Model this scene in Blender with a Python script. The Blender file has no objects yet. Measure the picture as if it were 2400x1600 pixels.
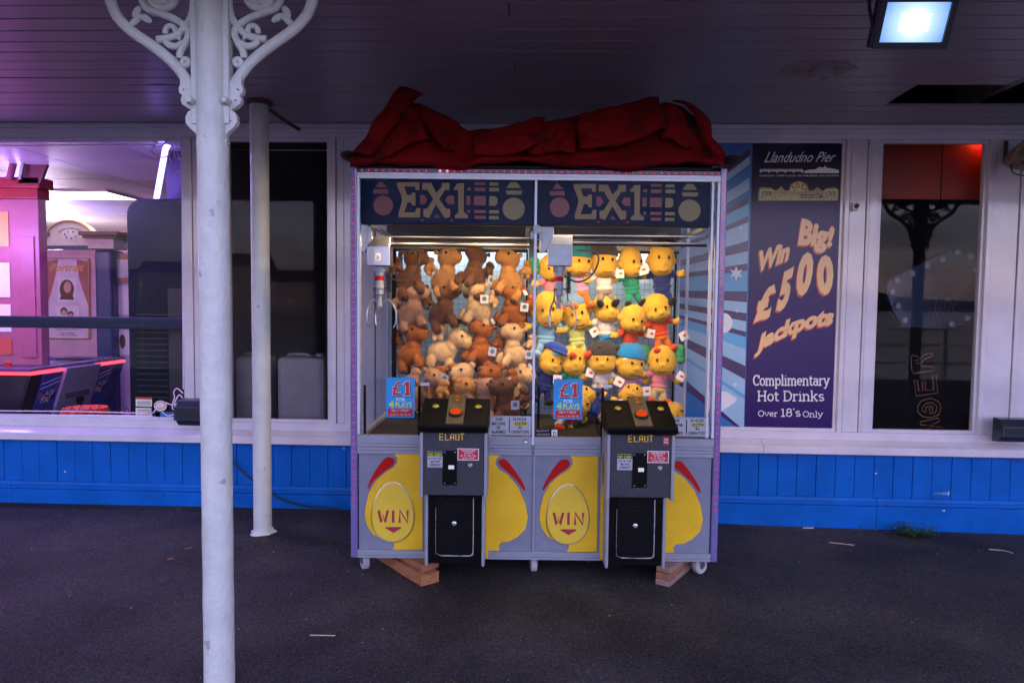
import bpy, math, random
from mathutils import Vector, Matrix
random.seed(11)
SC = bpy.context.scene
COL = SC.collection
R = math.radians

# ------------------------------------------------------------------ camera
HC, DW = 1.41, 4.67                       # eye height, distance to the arcade front
YAW, PITCH, ROLL, FPX = R(2.0), R(-3.1), 0.011, 1616.0
CAM = Vector((0, -DW, HC))
_f = Vector((-math.sin(YAW) * math.cos(PITCH), math.cos(YAW) * math.cos(PITCH), math.sin(PITCH)))
_r = Vector((math.cos(YAW), math.sin(YAW), 0))
_u = _r.cross(_f)
CR = math.cos(ROLL) * _r + math.sin(ROLL) * _u
CU = -math.sin(ROLL) * _r + math.cos(ROLL) * _u
cd = bpy.data.cameras.new('camera')
cam = bpy.data.objects.new('camera', cd)
COL.objects.link(cam)
cd.sensor_width = 36
cd.lens = 36 * FPX / 2400
cd.clip_start, cd.clip_end = 0.05, 6000
m = Matrix((CR, CU, -_f)).transposed().to_4x4()
m.translation = CAM
cam.matrix_world = m
SC.camera = cam

# ------------------------------------------------------------------ dusk sky, soft low sun
SUN_EL, SUN_AZ = R(3.0), R(-25)            # azimuth from +Y: setting behind the arcade, so the front lies in open sky light
world = bpy.data.worlds.new('World')
SC.world = world
world.use_nodes = True
wn, wl = world.node_tree.nodes, world.node_tree.links
wn.clear()
sky = wn.new('ShaderNodeTexSky')
sky.sky_type = 'NISHITA'
sky.sun_disc = False
sky.sun_elevation = SUN_EL
sky.sun_rotation = SUN_AZ
sky.air_density, sky.dust_density, sky.ozone_density = 1.0, 0.6, 3.0
tc = wn.new('ShaderNodeTexCoord')
mp = wn.new('ShaderNodeMapping'); mp.inputs['Scale'].default_value = (1, 1, 5)
nz = wn.new('ShaderNodeTexNoise'); nz.inputs['Scale'].default_value = 2.6; nz.inputs['Detail'].default_value = 7
rp = wn.new('ShaderNodeValToRGB')
rp.color_ramp.elements[0].position, rp.color_ramp.elements[0].color = 0.40, (0.46, 0.36, 0.50, 1)
rp.color_ramp.elements[1].position, rp.color_ramp.elements[1].color = 0.66, (1.16, 0.92, 1.20, 1)
mx = wn.new('ShaderNodeMix'); mx.data_type = 'RGBA'; mx.blend_type = 'MULTIPLY'; mx.inputs[0].default_value = 1
hs = wn.new('ShaderNodeHueSaturation'); hs.inputs['Saturation'].default_value = 0.46
bg = wn.new('ShaderNodeBackground'); bg.inputs['Strength'].default_value = 0.15
wo = wn.new('ShaderNodeOutputWorld')
wl.new(tc.outputs['Generated'], mp.inputs['Vector']); wl.new(mp.outputs[0], nz.inputs['Vector'])
wl.new(nz.outputs['Fac'], rp.inputs['Fac']); wl.new(sky.outputs[0], hs.inputs['Color'])
wl.new(hs.outputs[0], mx.inputs[6]); wl.new(rp.outputs[0], mx.inputs[7])
wl.new(mx.outputs[2], bg.inputs['Color']); wl.new(bg.outputs[0], wo.inputs['Surface'])
sd = bpy.data.lights.new('sun', 'SUN')
sd.energy, sd.angle, sd.color = 0.25, R(40), (1.0, 0.86, 0.92)
sun = bpy.data.objects.new('sun', sd); COL.objects.link(sun)
sdir = Vector((math.sin(SUN_AZ) * math.cos(R(14)), math.cos(SUN_AZ) * math.cos(R(14)), math.sin(R(14))))
sun.rotation_euler = sdir.to_track_quat('Z', 'Y').to_euler()
sun.location = (3, -8, 6)
vs = SC.view_settings
vs.view_transform, vs.look, vs.gamma, vs.exposure = 'Standard', 'None', 1.0, 4.0
SC.render.engine = 'CYCLES'
SC.cycles.use_denoising = True
SC.cycles.use_adaptive_sampling = True
SC.cycles.adaptive_threshold = 0.025
SC.cycles.max_bounces, SC.cycles.diffuse_bounces, SC.cycles.glossy_bounces = 7, 3, 3
SC.cycles.transparent_max_bounces = 14
SC.cycles.sample_clamp_indirect = 4.0

# ------------------------------------------------------------------ measuring helpers
K = 2400 / 2352.0
def _ray(px, py):
    return _f + (px - 1200) / FPX * CR - (py - 800) / FPX * CU
def at(x, y, Y=0.0):
    """point of the vertical plane y = Y seen at picture position (x, y), overview scale"""
    d = _ray(x * K, y * K); t = (Y - CAM.y) / d.y
    return CAM + d * t
def atz(x, y, Z=0.0):
    d = _ray(x * K, y * K); t = (Z - CAM.z) / d.z
    return CAM + d * t
def atx(x, y, X):
    d = _ray(x * K, y * K); t = (X - CAM.x) / d.x
    return CAM + d * t
MYAW = 0.03
MO = Vector((0.0, -1.16, 0.0))
MU = Vector((math.cos(MYAW), math.sin(MYAW), 0)); MV = Vector((-math.sin(MYAW), math.cos(MYAW), 0))
def atm(x, y, v=0.0):
    """the same on a plane of the claw machine, v behind its front; returns (u, z)"""
    d = _ray(x * K, y * K); o = CAM - MO
    t = (v - o.dot(MV)) / d.dot(MV); q = o + d * t
    return q.dot(MU), q.z
def mw(u, v, z):
    return MO + MU * u + MV * v + Vector((0, 0, z))
def zoomer(ox, oy, s):
    return lambda x, y: ((ox + x / s) / K, (oy + y / s) / K)

# ------------------------------------------------------------------ materials
MATS = {}
def _new(name):
    m = bpy.data.materials.new(name); m.use_nodes = True
    n = m.node_tree.nodes; n.clear()
    o = n.new('ShaderNodeOutputMaterial')
    return m, n, m.node_tree.links, o
def mat(name, col, rough=0.5, metal=0.0, var=0.12, scale=9.0, bump=0.0, bscale=90.0, spec=0.5, coat=0.0,
        sheen=0.0, spots=None, spot_scale=40.0, spot_cut=0.68, stretch=None):
    if name in MATS: return MATS[name]
    m, n, l, o = _new(name)
    p = n.new('ShaderNodeBsdfPrincipled')
    p.inputs['Metallic'].default_value = metal
    p.inputs['Specular IOR Level'].default_value = spec
    p.inputs['Coat Weight'].default_value = coat
    if sheen:
        p.inputs['Sheen Weight'].default_value = sheen; p.inputs['Sheen Roughness'].default_value = 0.5
    g = n.new('ShaderNodeNewGeometry')
    vec = g.outputs['Position']
    if stretch:
        mm = n.new('ShaderNodeMapping'); mm.inputs['Scale'].default_value = stretch
        l.new(vec, mm.inputs['Vector']); vec = mm.outputs[0]
    a = n.new('ShaderNodeTexNoise'); a.inputs['Scale'].default_value = scale; a.inputs['Detail'].default_value = 6
    a.inputs['Roughness'].default_value = 0.65
    l.new(vec, a.inputs['Vector'])
    r = n.new('ShaderNodeValToRGB')
    r.color_ramp.elements[0].position, r.color_ramp.elements[1].position = 0.3, 0.7
    r.color_ramp.elements[0].color = tuple(max(0, c * (1 - var)) for c in col[:3]) + (1,)
    r.color_ramp.elements[1].color = tuple(min(1, c * (1 + var)) for c in col[:3]) + (1,)
    l.new(a.outputs['Fac'], r.inputs['Fac'])
    src = r.outputs[0]
    if spots:
        b = n.new('ShaderNodeTexNoise'); b.inputs['Scale'].default_value = spot_scale; b.inputs['Detail'].default_value = 5
        l.new(vec, b.inputs['Vector'])
        q = n.new('ShaderNodeValToRGB')
        q.color_ramp.elements[0].position, q.color_ramp.elements[1].position = spot_cut, spot_cut + 0.03
        q.color_ramp.elements[0].color, q.color_ramp.elements[1].color = (0, 0, 0, 1), (1, 1, 1, 1)
        l.new(b.outputs['Fac'], q.inputs['Fac'])
        x = n.new('ShaderNodeMix'); x.data_type = 'RGBA'
        l.new(q.outputs[0], x.inputs[0]); l.new(src, x.inputs[6]); x.inputs[7].default_value = tuple(spots) + (1,)
        src = x.outputs[2]
    l.new(src, p.inputs['Base Color'])
    rr = n.new('ShaderNodeMapRange')
    rr.inputs['To Min'].default_value, rr.inputs['To Max'].default_value = max(0.02, rough * 0.8), min(1, rough * 1.2)
    l.new(a.outputs['Fac'], rr.inputs['Value']); l.new(rr.outputs[0], p.inputs['Roughness'])
    if bump:
        c = n.new('ShaderNodeTexNoise'); c.inputs['Scale'].default_value = bscale; c.inputs['Detail'].default_value = 4
        l.new(vec, c.inputs['Vector'])
        bp = n.new('ShaderNodeBump'); bp.inputs['Strength'].default_value = bump; bp.inputs['Distance'].default_value = 0.004
        l.new(c.outputs['Fac'], bp.inputs['Height']); l.new(bp.outputs[0], p.inputs['Normal'])
    l.new(p.outputs[0], o.inputs['Surface'])
    MATS[name] = m
    return m
LAMP = 0.25                                # lamps against the long dusk exposure
def emit(name, col, s):
    if name in MATS: return MATS[name]
    s = s * LAMP
    m, n, l, o = _new(name)
    e = n.new('ShaderNodeEmission'); e.inputs['Color'].default_value = tuple(col) + (1,); e.inputs['Strength'].default_value = s
    l.new(e.outputs[0], o.inputs['Surface']); MATS[name] = m
    return m
def glass(name, tint=(0.93, 0.95, 0.97), dust=0.012, ior=1.5, gloss=0.36):
    if name in MATS: return MATS[name]
    m, n, l, o = _new(name)
    t = n.new('ShaderNodeBsdfTransparent'); t.inputs[0].default_value = tuple(tint) + (1,)
    g = n.new('ShaderNodeBsdfGlossy'); g.inputs['Roughness'].default_value = 0.0
    g.inputs['Color'].default_value = (gloss, gloss, gloss, 1)
    fr = n.new('ShaderNodeFresnel'); fr.inputs['IOR'].default_value = ior
    x = n.new('ShaderNodeMixShader')
    gb = n.new('ShaderNodeNewGeometry'); mb_ = n.new('ShaderNodeMath'); mb_.operation = 'MULTIPLY_ADD'; mb_.inputs[1].default_value = -1.0; mb_.inputs[2].default_value = 1.0
    l.new(gb.outputs['Backfacing'], mb_.inputs[0]); mf = n.new('ShaderNodeMath'); mf.operation = 'MULTIPLY'
    l.new(fr.outputs[0], mf.inputs[0]); l.new(mb_.outputs[0], mf.inputs[1])      # a thin sheet: only its entry face mirrors
    l.new(mf.outputs[0], x.inputs[0]); l.new(t.outputs[0], x.inputs[1]); l.new(g.outputs[0], x.inputs[2])
    d = n.new('ShaderNodeBsdfDiffuse'); d.inputs[0].default_value = (0.7, 0.7, 0.72, 1)
    ge = n.new('ShaderNodeNewGeometry')
    nz = n.new('ShaderNodeTexNoise'); nz.inputs['Scale'].default_value = 130; nz.inputs['Detail'].default_value = 3
    l.new(ge.outputs['Position'], nz.inputs['Vector'])
    q = n.new('ShaderNodeMapRange'); q.inputs['From Min'].default_value = 0.66; q.inputs['From Max'].default_value = 0.8
    q.inputs['To Min'].default_value = dust; q.inputs['To Max'].default_value = dust + 0.05
    l.new(nz.outputs['Fac'], q.inputs['Value'])
    y = n.new('ShaderNodeMixShader')
    l.new(q.outputs[0], y.inputs[0]); l.new(x.outputs[0], y.inputs[1]); l.new(d.outputs[0], y.inputs[2])
    l.new(y.outputs[0], o.inputs['Surface']); MATS[name] = m
    return m

# ------------------------------------------------------------------ mesh helpers
def empty(name, loc=(0, 0, 0), rz=0.0, parent=None):
    o = bpy.data.objects.new(name, None); o.empty_display_size = 0.1
    COL.objects.link(o); o.location = loc; o.rotation_euler = (0, 0, rz)
    if parent: o.parent = parent
    return o
def tag(o, label, cat, group=None):
    o['label'] = label; o['category'] = cat
    if group: o['group'] = group
    return o
def struct(o): o['kind'] = 'structure'; return o
def stuff(o): o['kind'] = 'stuff'; return o
def thing(name, label, cat, loc=(0, 0, 0), rz=0.0, group=None):
    return tag(empty(name, loc, rz), label, cat, group)
def copy_tree(o, parent=None):
    c = o.copy(); COL.objects.link(c); c.parent = parent
    for ch in [k for k in o.children]: copy_tree(ch, c)
    return c

class MB:
    def __init__(s): s.v, s.f = [], []
    def add(s, vs, fs):
        n = len(s.v); s.v += [tuple(p) for p in vs]; s.f += [tuple(i + n for i in f) for f in fs]; return s
    def box(s, x0, y0, z0, x1, y1, z1):
        return s.add([(x0, y0, z0), (x1, y0, z0), (x1, y1, z0), (x0, y1, z0), (x0, y0, z1), (x1, y0, z1), (x1, y1, z1), (x0, y1, z1)],
                     [(0, 3, 2, 1), (4, 5, 6, 7), (0, 1, 5, 4), (1, 2, 6, 5), (2, 3, 7, 6), (3, 0, 4, 7)])
    def obox(s, c, ax, ay, az, hx, hy, hz):
        c, ax, ay, az = Vector(c), Vector(ax).normalized() * hx, Vector(ay).normalized() * hy, Vector(az).normalized() * hz
        vs = [c + a * ax + b * ay + d * az for d in (-1, 1) for a, b in ((-1, -1), (1, -1), (1, 1), (-1, 1))]
        return s.add(vs, [(0, 3, 2, 1), (4, 5, 6, 7), (0, 1, 5, 4), (1, 2, 6, 5), (2, 3, 7, 6), (3, 0, 4, 7)])
    def prism(s, pts, off):
        n = len(pts); off = Vector(off); pts = [Vector(p) for p in pts]
        return s.add(pts + [p + off for p in pts],
                     [tuple(range(n)), tuple(range(2 * n - 1, n - 1, -1))] + [(i, i + n, (i + 1) % n + n, (i + 1) % n) for i in range(n)])
    def tube(s, path, r, n=8, flat=None, nor=None, closed=False, cap=True):
        path = [Vector(p) for p in path]; m_ = len(path); vs, fs = [], []
        for i, p in enumerate(path):
            a = path[(i - 1) % m_] if (closed or i) else p; b = path[(i + 1) % m_] if (closed or i < m_ - 1) else p
            t = (b - a)
            t = t.normalized() if t.length > 1e-9 else Vector((1, 0, 0))
            if nor is not None: w = Vector(nor).normalized()
            else:
                w = Vector((0, 0, 1)) if abs(t.z) < 0.9 else Vector((0, 1, 0))
            q = t.cross(w).normalized(); w2 = q.cross(t).normalized()
            rr = r[i] if isinstance(r, (list, tuple)) else r
            fr = rr if flat is None else flat
            for k in range(n):
                an = 2 * math.pi * (k + 0.5) / n
                vs.append(p + q * math.cos(an) * rr + w2 * math.sin(an) * fr)
        for i in range(m_ if closed else m_ - 1):
            j = (i + 1) % m_
            for k in range(n):
                k2 = (k + 1) % n
                fs.append((i * n + k, i * n + k2, j * n + k2, j * n + k))
        if cap and not closed:
            fs.append(tuple(range(n - 1, -1, -1))); fs.append(tuple((m_ - 1) * n + k for k in range(n)))
        return s.add(vs, fs)
    def lathe(s, prof, n=24, c=(0, 0, 0), axis='z'):
        vs, fs = [], []
        for r, z in prof:
            for k in range(n):
                a = 2 * math.pi * k / n
                p = (r * math.cos(a), r * math.sin(a), z)
                if axis == 'y': p = (p[0], p[2], p[1])
                if axis == 'x': p = (p[2], p[0], p[1])
                vs.append(Vector(p) + Vector(c))
        for i in range(len(prof) - 1):
            for k in range(n):
                fs.append((i * n + k, i * n + (k + 1) % n, (i + 1) * n + (k + 1) % n, (i + 1) * n + k))
        fs.append(tuple(range(n - 1, -1, -1))); fs.append(tuple((len(prof) - 1) * n + k for k in range(n)))
        return s.add(vs, fs)
    def ell(s, c, rad, rot=None, nu=16, nv=10, zmin=-1.0):
        c = Vector(c); vs, fs = [], []
        rm = rot.to_matrix() if rot is not None else Matrix.Identity(3)
        for j in range(nv + 1):
            ph = -math.pi / 2 + math.pi * j / nv
            for k in range(nu):
                a = 2 * math.pi * k / nu
                vs.append(c + rm @ Vector((rad[0] * math.cos(ph) * math.cos(a), rad[1] * math.cos(ph) * math.sin(a), rad[2] * max(zmin, math.sin(ph)))))
        for j in range(nv):
            for k in range(nu):
                fs.append((j * nu + k, j * nu + (k + 1) % nu, (j + 1) * nu + (k + 1) % nu, (j + 1) * nu + k))
        return s.add(vs, fs)
    def mesh(s, name):
        me = bpy.data.meshes.new(name); me.from_pydata(s.v, [], s.f); me.validate(); me.update(); return me
    def build(s, name, material, parent=None, smooth=False, bev=0.0, seg=2, fix=True):
        me = s.mesh(name)
        if fix: fixn(me)
        return link(name, me, material, parent, smooth, bev, seg)
def fixn(me):
    import bmesh
    b = bmesh.new(); b.from_mesh(me)
    bmesh.ops.remove_doubles(b, verts=b.verts, dist=1e-6)
    bmesh.ops.recalc_face_normals(b, faces=b.faces); b.to_mesh(me); b.free()
def link(name, me, material, parent=None, smooth=False, bev=0.0, seg=2):
    o = bpy.data.objects.new(name, me); COL.objects.link(o)
    if material is not None and not me.materials: me.materials.append(material)
    if parent is not None: o.parent = parent
    if smooth:
        me.polygons.foreach_set('use_smooth', [True] * len(me.polygons))
        me.set_sharp_from_angle(angle=R(smooth if smooth is not True else 50))
    if bev:
        b = o.modifiers.new('bevel', 'BEVEL'); b.width = bev; b.segments = seg; b.limit_method = 'ANGLE'; b.angle_limit = R(40)
    return o
def bx(name, material, a, b, parent=None, bev=0.0):
    return MB().box(*[min(p, q) for p, q in zip(a, b)], *[max(p, q) for p, q in zip(a, b)]).build(name, material, parent, bev=bev)

def text_geo(s, bold=0.0, shear=0.0, space=1.0, res=3):
    c = bpy.data.curves.new('t', 'FONT'); c.body = s; c.size = 1; c.offset = bold; c.shear = shear
    c.space_character = space; c.resolution_u = res; c.fill_mode = 'FRONT'
    o = bpy.data.objects.new('t', c); COL.objects.link(o)
    bpy.context.view_layer.update()
    me = bpy.data.meshes.new_from_object(o.evaluated_get(bpy.context.evaluated_depsgraph_get()))
    vs = [v.co.copy() for v in me.vertices]; fs = [tuple(p.vertices) for p in me.polygons]
    COL.objects.unlink(o); bpy.data.objects.remove(o); bpy.data.curves.remove(c); bpy.data.meshes.remove(me)
    x0, x1 = min(v.x for v in vs), max(v.x for v in vs); y0, y1 = min(v.y for v in vs), max(v.y for v in vs)
    return [((v.x - x0) / (x1 - x0), (v.y - y0) / (y1 - y0)) for v in vs], fs, (x1 - x0) / (y1 - y0)
def lettering(parent, material, items, fn, name='lettering', back=(0, 0)):
    """items: (text, quad BL BR TR TL in local 2D, bold, shear); fn maps 2D to 3D. One mesh per print."""
    b = MB()
    for it in items:
        s, q = it[0], it[1]
        bold = it[2] if len(it) > 2 else 0.0; sh = it[3] if len(it) > 3 else 0.0
        vs, fs, asp = text_geo(s, bold, sh)
        if callable(q): pts = [q(u, v) for u, v in vs]
        else:
            if len(q) == 4 and not isinstance(q[0], (tuple, list)):
                x0, y0, x1, y1 = q; q = ((x0, y0), (x1, y0), (x1, y1), (x0, y1))
            pts = []
            for u, v in vs:
                lo = [q[0][k] * (1 - u) + q[1][k] * u for k in (0, 1)]; hi = [q[3][k] * (1 - u) + q[2][k] * u for k in (0, 1)]
                pts.append((lo[0] * (1 - v) + hi[0] * v, lo[1] * (1 - v) + hi[1] * v))
        b.add([fn(p[0] + back[0], p[1] + back[1]) for p in pts], fs)
    return b.build(name, material, parent, fix=False)
def curve_shape(name, loops, depth, material, parent, fn=None, bev=0.0):
    """filled 2D outline with holes, given real thickness; local x, y -> x, z of the plane"""
    c = bpy.data.curves.new('s', 'CURVE'); c.dimensions = '2D'; c.fill_mode = 'BOTH'; c.extrude = depth / 2; c.bevel_depth = bev
    for lp in loops:
        sp = c.splines.new('POLY'); sp.points.add(len(lp) - 1); sp.use_cyclic_u = True
        for p, q in zip(sp.points, lp): p.co = (q[0], q[1], 0, 1)
    o = bpy.data.objects.new('s', c); COL.objects.link(o); bpy.context.view_layer.update()
    me = bpy.data.meshes.new_from_object(o.evaluated_get(bpy.context.evaluated_depsgraph_get()))
    COL.objects.unlink(o); bpy.data.objects.remove(o); bpy.data.curves.remove(c)
    for v in me.vertices:
        x, y, z = v.co
        v.co = fn(x, y, z) if fn else (x, -z, y)
    me.materials.clear(); fixn(me)
    return link(name, me, material, parent, smooth=40)
def smoothpath(pts, n=6, closed=False):
    P = [Vector(p) for p in pts]; out = []; m_ = len(P)
    for i in range(m_ if closed else m_ - 1):
        p0 = P[(i - 1) % m_] if (closed or i) else P[0]; p1 = P[i]; p2 = P[(i + 1) % m_]
        p3 = P[(i + 2) % m_] if (closed or i + 2 < m_) else P[-1]
        for k in range(n):
            t = k / n
            out.append(0.5 * ((2 * p1) + (p2 - p0) * t + (2 * p0 - 5 * p1 + 4 * p2 - p3) * t * t + (3 * p1 - p0 - 3 * p2 + p3) * t ** 3))
    if not closed: out.append(P[-1])
    return out
def circle(cx, cy, r, n=20, ry=None):
    return [(cx + r * math.cos(2 * math.pi * k / n), cy + (ry or r) * math.sin(2 * math.pi * k / n)) for k in range(n)]
# ------------------------------------------------------------------ base materials
white = mat('white gloss paint', (0.65, 0.63, 0.74), 0.09, var=0.09, scale=5, bump=0.05, bscale=30, spec=.8, spots=(0.20, 0.18, 0.19), spot_scale=16, spot_cut=0.735)
white_iron = mat('white painted iron', (0.54, 0.59, 0.60), 0.40, var=0.10, scale=9, bump=1.0, bscale=55, spots=(0.34, 0.35, 0.38), spot_scale=14, spot_cut=0.69)
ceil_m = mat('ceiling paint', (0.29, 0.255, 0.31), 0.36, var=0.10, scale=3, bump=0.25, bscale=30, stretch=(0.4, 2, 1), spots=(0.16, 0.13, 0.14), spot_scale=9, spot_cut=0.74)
blue = mat('blue gloss paint', (0.002, 0.108, 0.49), 0.34, var=0.18, scale=4, bump=0.2, bscale=22, spec=.18, spots=(0.03, 0.06, 0.16), spot_scale=18, spot_cut=0.715)
black = mat('black plastic', (0.012, 0.012, 0.014), 0.4, var=0.2)
void = mat('roof void', (0.010, 0.009, 0.010), 0.9)
bare = mat('bare weathered wood', (0.30, 0.25, 0.25), 0.8, var=0.5, scale=22, stretch=(0.25, 3, 3), bump=0.5)
pane_m = glass('window glass', (0.93, 0.94, 0.97), 0.0015)
steel = mat('brushed steel', (0.55, 0.57, 0.62), 0.3, metal=1.0, var=0.08, scale=30, stretch=(1, 1, 8))

# asphalt: its own shader with aggregate and worn patches
def asphalt():
    m, n, l, o = _new('asphalt')
    p = n.new('ShaderNodeBsdfPrincipled'); p.inputs['Roughness'].default_value = 0.72; p.inputs['Specular IOR Level'].default_value = 0.35
    g = n.new('ShaderNodeNewGeometry')
    a = n.new('ShaderNodeTexNoise'); a.inputs['Scale'].default_value = 1.7; a.inputs['Detail'].default_value = 8; a.inputs['Roughness'].default_value = 0.7
    v = n.new('ShaderNodeTexVoronoi'); v.inputs['Scale'].default_value = 95
    f = n.new('ShaderNodeTexNoise'); f.inputs['Scale'].default_value = 105; f.inputs['Detail'].default_value = 5; f.inputs['Roughness'].default_value = 0.8
    for t in (a, v, f): l.new(g.outputs['Position'], t.inputs['Vector'])
    r = n.new('ShaderNodeValToRGB')
    r.color_ramp.elements[0].position, r.color_ramp.elements[0].color = 0.41, (0.016, 0.013, 0.012, 1)
    r.color_ramp.elements[1].position, r.color_ramp.elements[1].color = 0.57, (0.070, 0.060, 0.056, 1)
    st = n.new('ShaderNodeTexNoise'); st.inputs['Scale'].default_value = 0.9; st.inputs['Detail'].default_value = 4; l.new(g.outputs['Position'], st.inputs['Vector'])
    am = n.new('ShaderNodeMath'); am.operation = 'MULTIPLY_ADD'; am.inputs[1].default_value = 0.55; l.new(a.outputs['Fac'], am.inputs[0])
    sm_ = n.new('ShaderNodeMath'); sm_.operation = 'MULTIPLY'; sm_.inputs[1].default_value = 0.45; l.new(st.outputs['Fac'], sm_.inputs[0]); l.new(sm_.outputs[0], am.inputs[2])
    l.new(am.outputs[0], r.inputs['Fac'])
    q = n.new('ShaderNodeValToRGB')
    q.color_ramp.elements[0].position, q.color_ramp.elements[0].color = 0.52, (0, 0, 0, 1)
    q.color_ramp.elements[1].position, q.color_ramp.elements[1].color = 0.66, (1, 1, 1, 1)
    l.new(f.outputs['Fac'], q.inputs['Fac'])
    x = n.new('ShaderNodeMix'); x.data_type = 'RGBA'; x.inputs[7].default_value = (0.20, 0.19, 0.19, 1)
    l.new(q.outputs[0], x.inputs[0]); l.new(r.outputs[0], x.inputs[6])
    y = n.new('ShaderNodeMix'); y.data_type = 'RGBA'; y.blend_type = 'MULTIPLY'; y.inputs[0].default_value = 0.9
    l.new(x.outputs[2], y.inputs[6]); l.new(v.outputs['Color'], y.inputs[7])
    hs_ = n.new('ShaderNodeHueSaturation'); hs_.inputs['Saturation'].default_value = 0.6; hs_.inputs['Value'].default_value = 1.0
    l.new(y.outputs[2], hs_.inputs['Color']); l.new(hs_.outputs[0], p.inputs['Base Color'])
    b = n.new('ShaderNodeBump'); b.inputs['Strength'].default_value = 0.9; b.inputs['Distance'].default_value = 0.010
    l.new(f.outputs['Fac'], b.inputs['Height']); l.new(b.outputs[0], p.inputs['Normal'])
    l.new(p.outputs[0], o.inputs['Surface'])
    return m
asphalt_m = asphalt()

def sst(a, b, x):
    t = max(0, min(1, (x - a) / (b - a))); return t * t * (3 - 2 * t)
def gz(x, y):
    return -(0.019 + 0.042 * sst(0.2, 1.4, x) + 0.0145 * max(0, x - 1.3) * (1 if x < 6 else 6 / x)) * sst(-1.05, -0.15, y)

# ------------------------------------------------------------------ ground, sea, far shore (the shore shows only in the glass)
b = MB(); nx, ny = 90, 60
xs = [-24 + 48 * i / nx for i in range(nx + 1)]; ys = [-9.2 + 17 * j / ny for j in range(ny + 1)]
b.add([(x, y, gz(x, y)) for y in ys for x in xs], [(j * (nx + 1) + i, j * (nx + 1) + i + 1, (j + 1) * (nx + 1) + i + 1, (j + 1) * (nx + 1) + i) for j in range(ny) for i in range(nx)])
struct(b.build('pavement', asphalt_m, smooth=True))
sea_m = mat('sea water', (0.02, 0.03, 0.04), 0.18, var=0.3, scale=0.02, bump=0.5, bscale=0.6)
struct(bx('sea', sea_m, (-3000, -4000, -7.0), (3000, -9.0, -6.0)))
hill_m = mat('dark hillside', (0.030, 0.035, 0.030), 0.95, var=0.4, scale=0.01)
b = MB(); pts = []
for i in range(61):
    a = i / 60; x = 200 + 2400 * a
    pts.append((x, -1700 - 300 * math.sin(a * 3), -6 + 90 * (0.6 + 0.4 * math.sin(a * 7 + 1)) * math.sin(math.pi * min(1, a * 1.15 + 0.08)) + 6 * math.sin(a * 31)))
n_ = len(pts)
b.add([(p[0], p[1], -7) for p in pts] + pts + [(p[0], p[1] - 500, p[2] * 0.5) for p in pts], [(i, i + 1, n_ + i + 1, n_ + i) for i in range(n_ - 1)] + [(n_ + i, n_ + i + 1, 2 * n_ + i + 1, 2 * n_ + i) for i in range(n_ - 1)])
struct(b.build('hills', hill_m, smooth=True))
hotel_m = mat('hotel render', (0.24, 0.23, 0.23), 0.8); hotel_w = mat('hotel window', (0.02, 0.02, 0.03), 0.2); hroof = mat('slate roof', (0.05, 0.05, 0.06), 0.7)
lit_w = emit('lit hotel window', (1.0, 0.75, 0.4), .8)
for h in range(9):
    x0 = -330 + h * 33; w, ht = 32.0, 17 + 4 * ((h * 7) % 3)
    t = thing('seafront_hotel', 'pale seafront hotel with rows of sash windows, number %s of the terrace from the hills' % ['nine', 'eight', 'seven', 'six', 'five', 'four', 'three', 'two', 'one'][h], 'building', (x0, -330, -6), group='seafront terrace across the bay')
    bx('wall', hotel_m, (0, -14, 0), (w, 0, ht), t)
    MB().prism([(0, 0, ht), (0, -14, ht), (0, -7, ht + 6)], (w, 0, 0)).build('roof', hroof, t)
    for fl in range(4):
        for k in range(7):
            if (fl * 7 + k * 3 + h) % 11 == 0 or True:
                bx('window', lit_w if (fl * 5 + k * 3 + h * 2) % 23 == 0 else hotel_w, (2 + k * 4.2, 0.02, 2 + fl * 4), (4 + k * 4.2, 0.3, 4.8 + fl * 4), t)
rail_m = mat('white railing', (0.5, 0.5, 0.55), 0.5)
t = thing('pier_railing', 'white iron pier railing along the seaward edge behind the viewer', 'railing', (0, -9.0, 0))
for k in range(13):
    MB().lathe([(0.05, 0), (0.05, 0.1), (0.03, 0.14), (0.03, 1.0), (0.05, 1.04), (0.045, 1.1), (0.01, 1.14)], 10, (-12 + 2 * k, 0, 0)).build('post', rail_m, t, smooth=True)
for z in (0.35, 0.7, 1.0): MB().tube([(-12, 0, z), (12, 0, z)], 0.02, 8).build('rail', rail_m, t, smooth=True)

# ------------------------------------------------------------------ canopy ceiling, board by board
CZ = 2.60
ceiling = struct(bx('ceiling', void, (-14, -2.98, CZ + 0.30), (14, 7.2, CZ + 0.42)))
y_edges = [0.0] + [-(0.073 + 0.128 * k) for k in range(23)]
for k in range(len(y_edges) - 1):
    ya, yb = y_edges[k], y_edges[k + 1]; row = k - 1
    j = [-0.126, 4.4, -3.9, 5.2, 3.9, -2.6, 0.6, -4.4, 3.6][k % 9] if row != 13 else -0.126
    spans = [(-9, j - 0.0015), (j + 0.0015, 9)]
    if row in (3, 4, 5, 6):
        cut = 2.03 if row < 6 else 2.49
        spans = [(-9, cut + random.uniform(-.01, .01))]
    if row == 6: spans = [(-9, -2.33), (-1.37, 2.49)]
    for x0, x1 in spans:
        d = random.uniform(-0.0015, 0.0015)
        bx('plank', ceil_m, (x0, yb + 0.0022, CZ + d), (x1, ya - 0.0022, CZ + 0.018), ceiling, bev=0.004)
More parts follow.
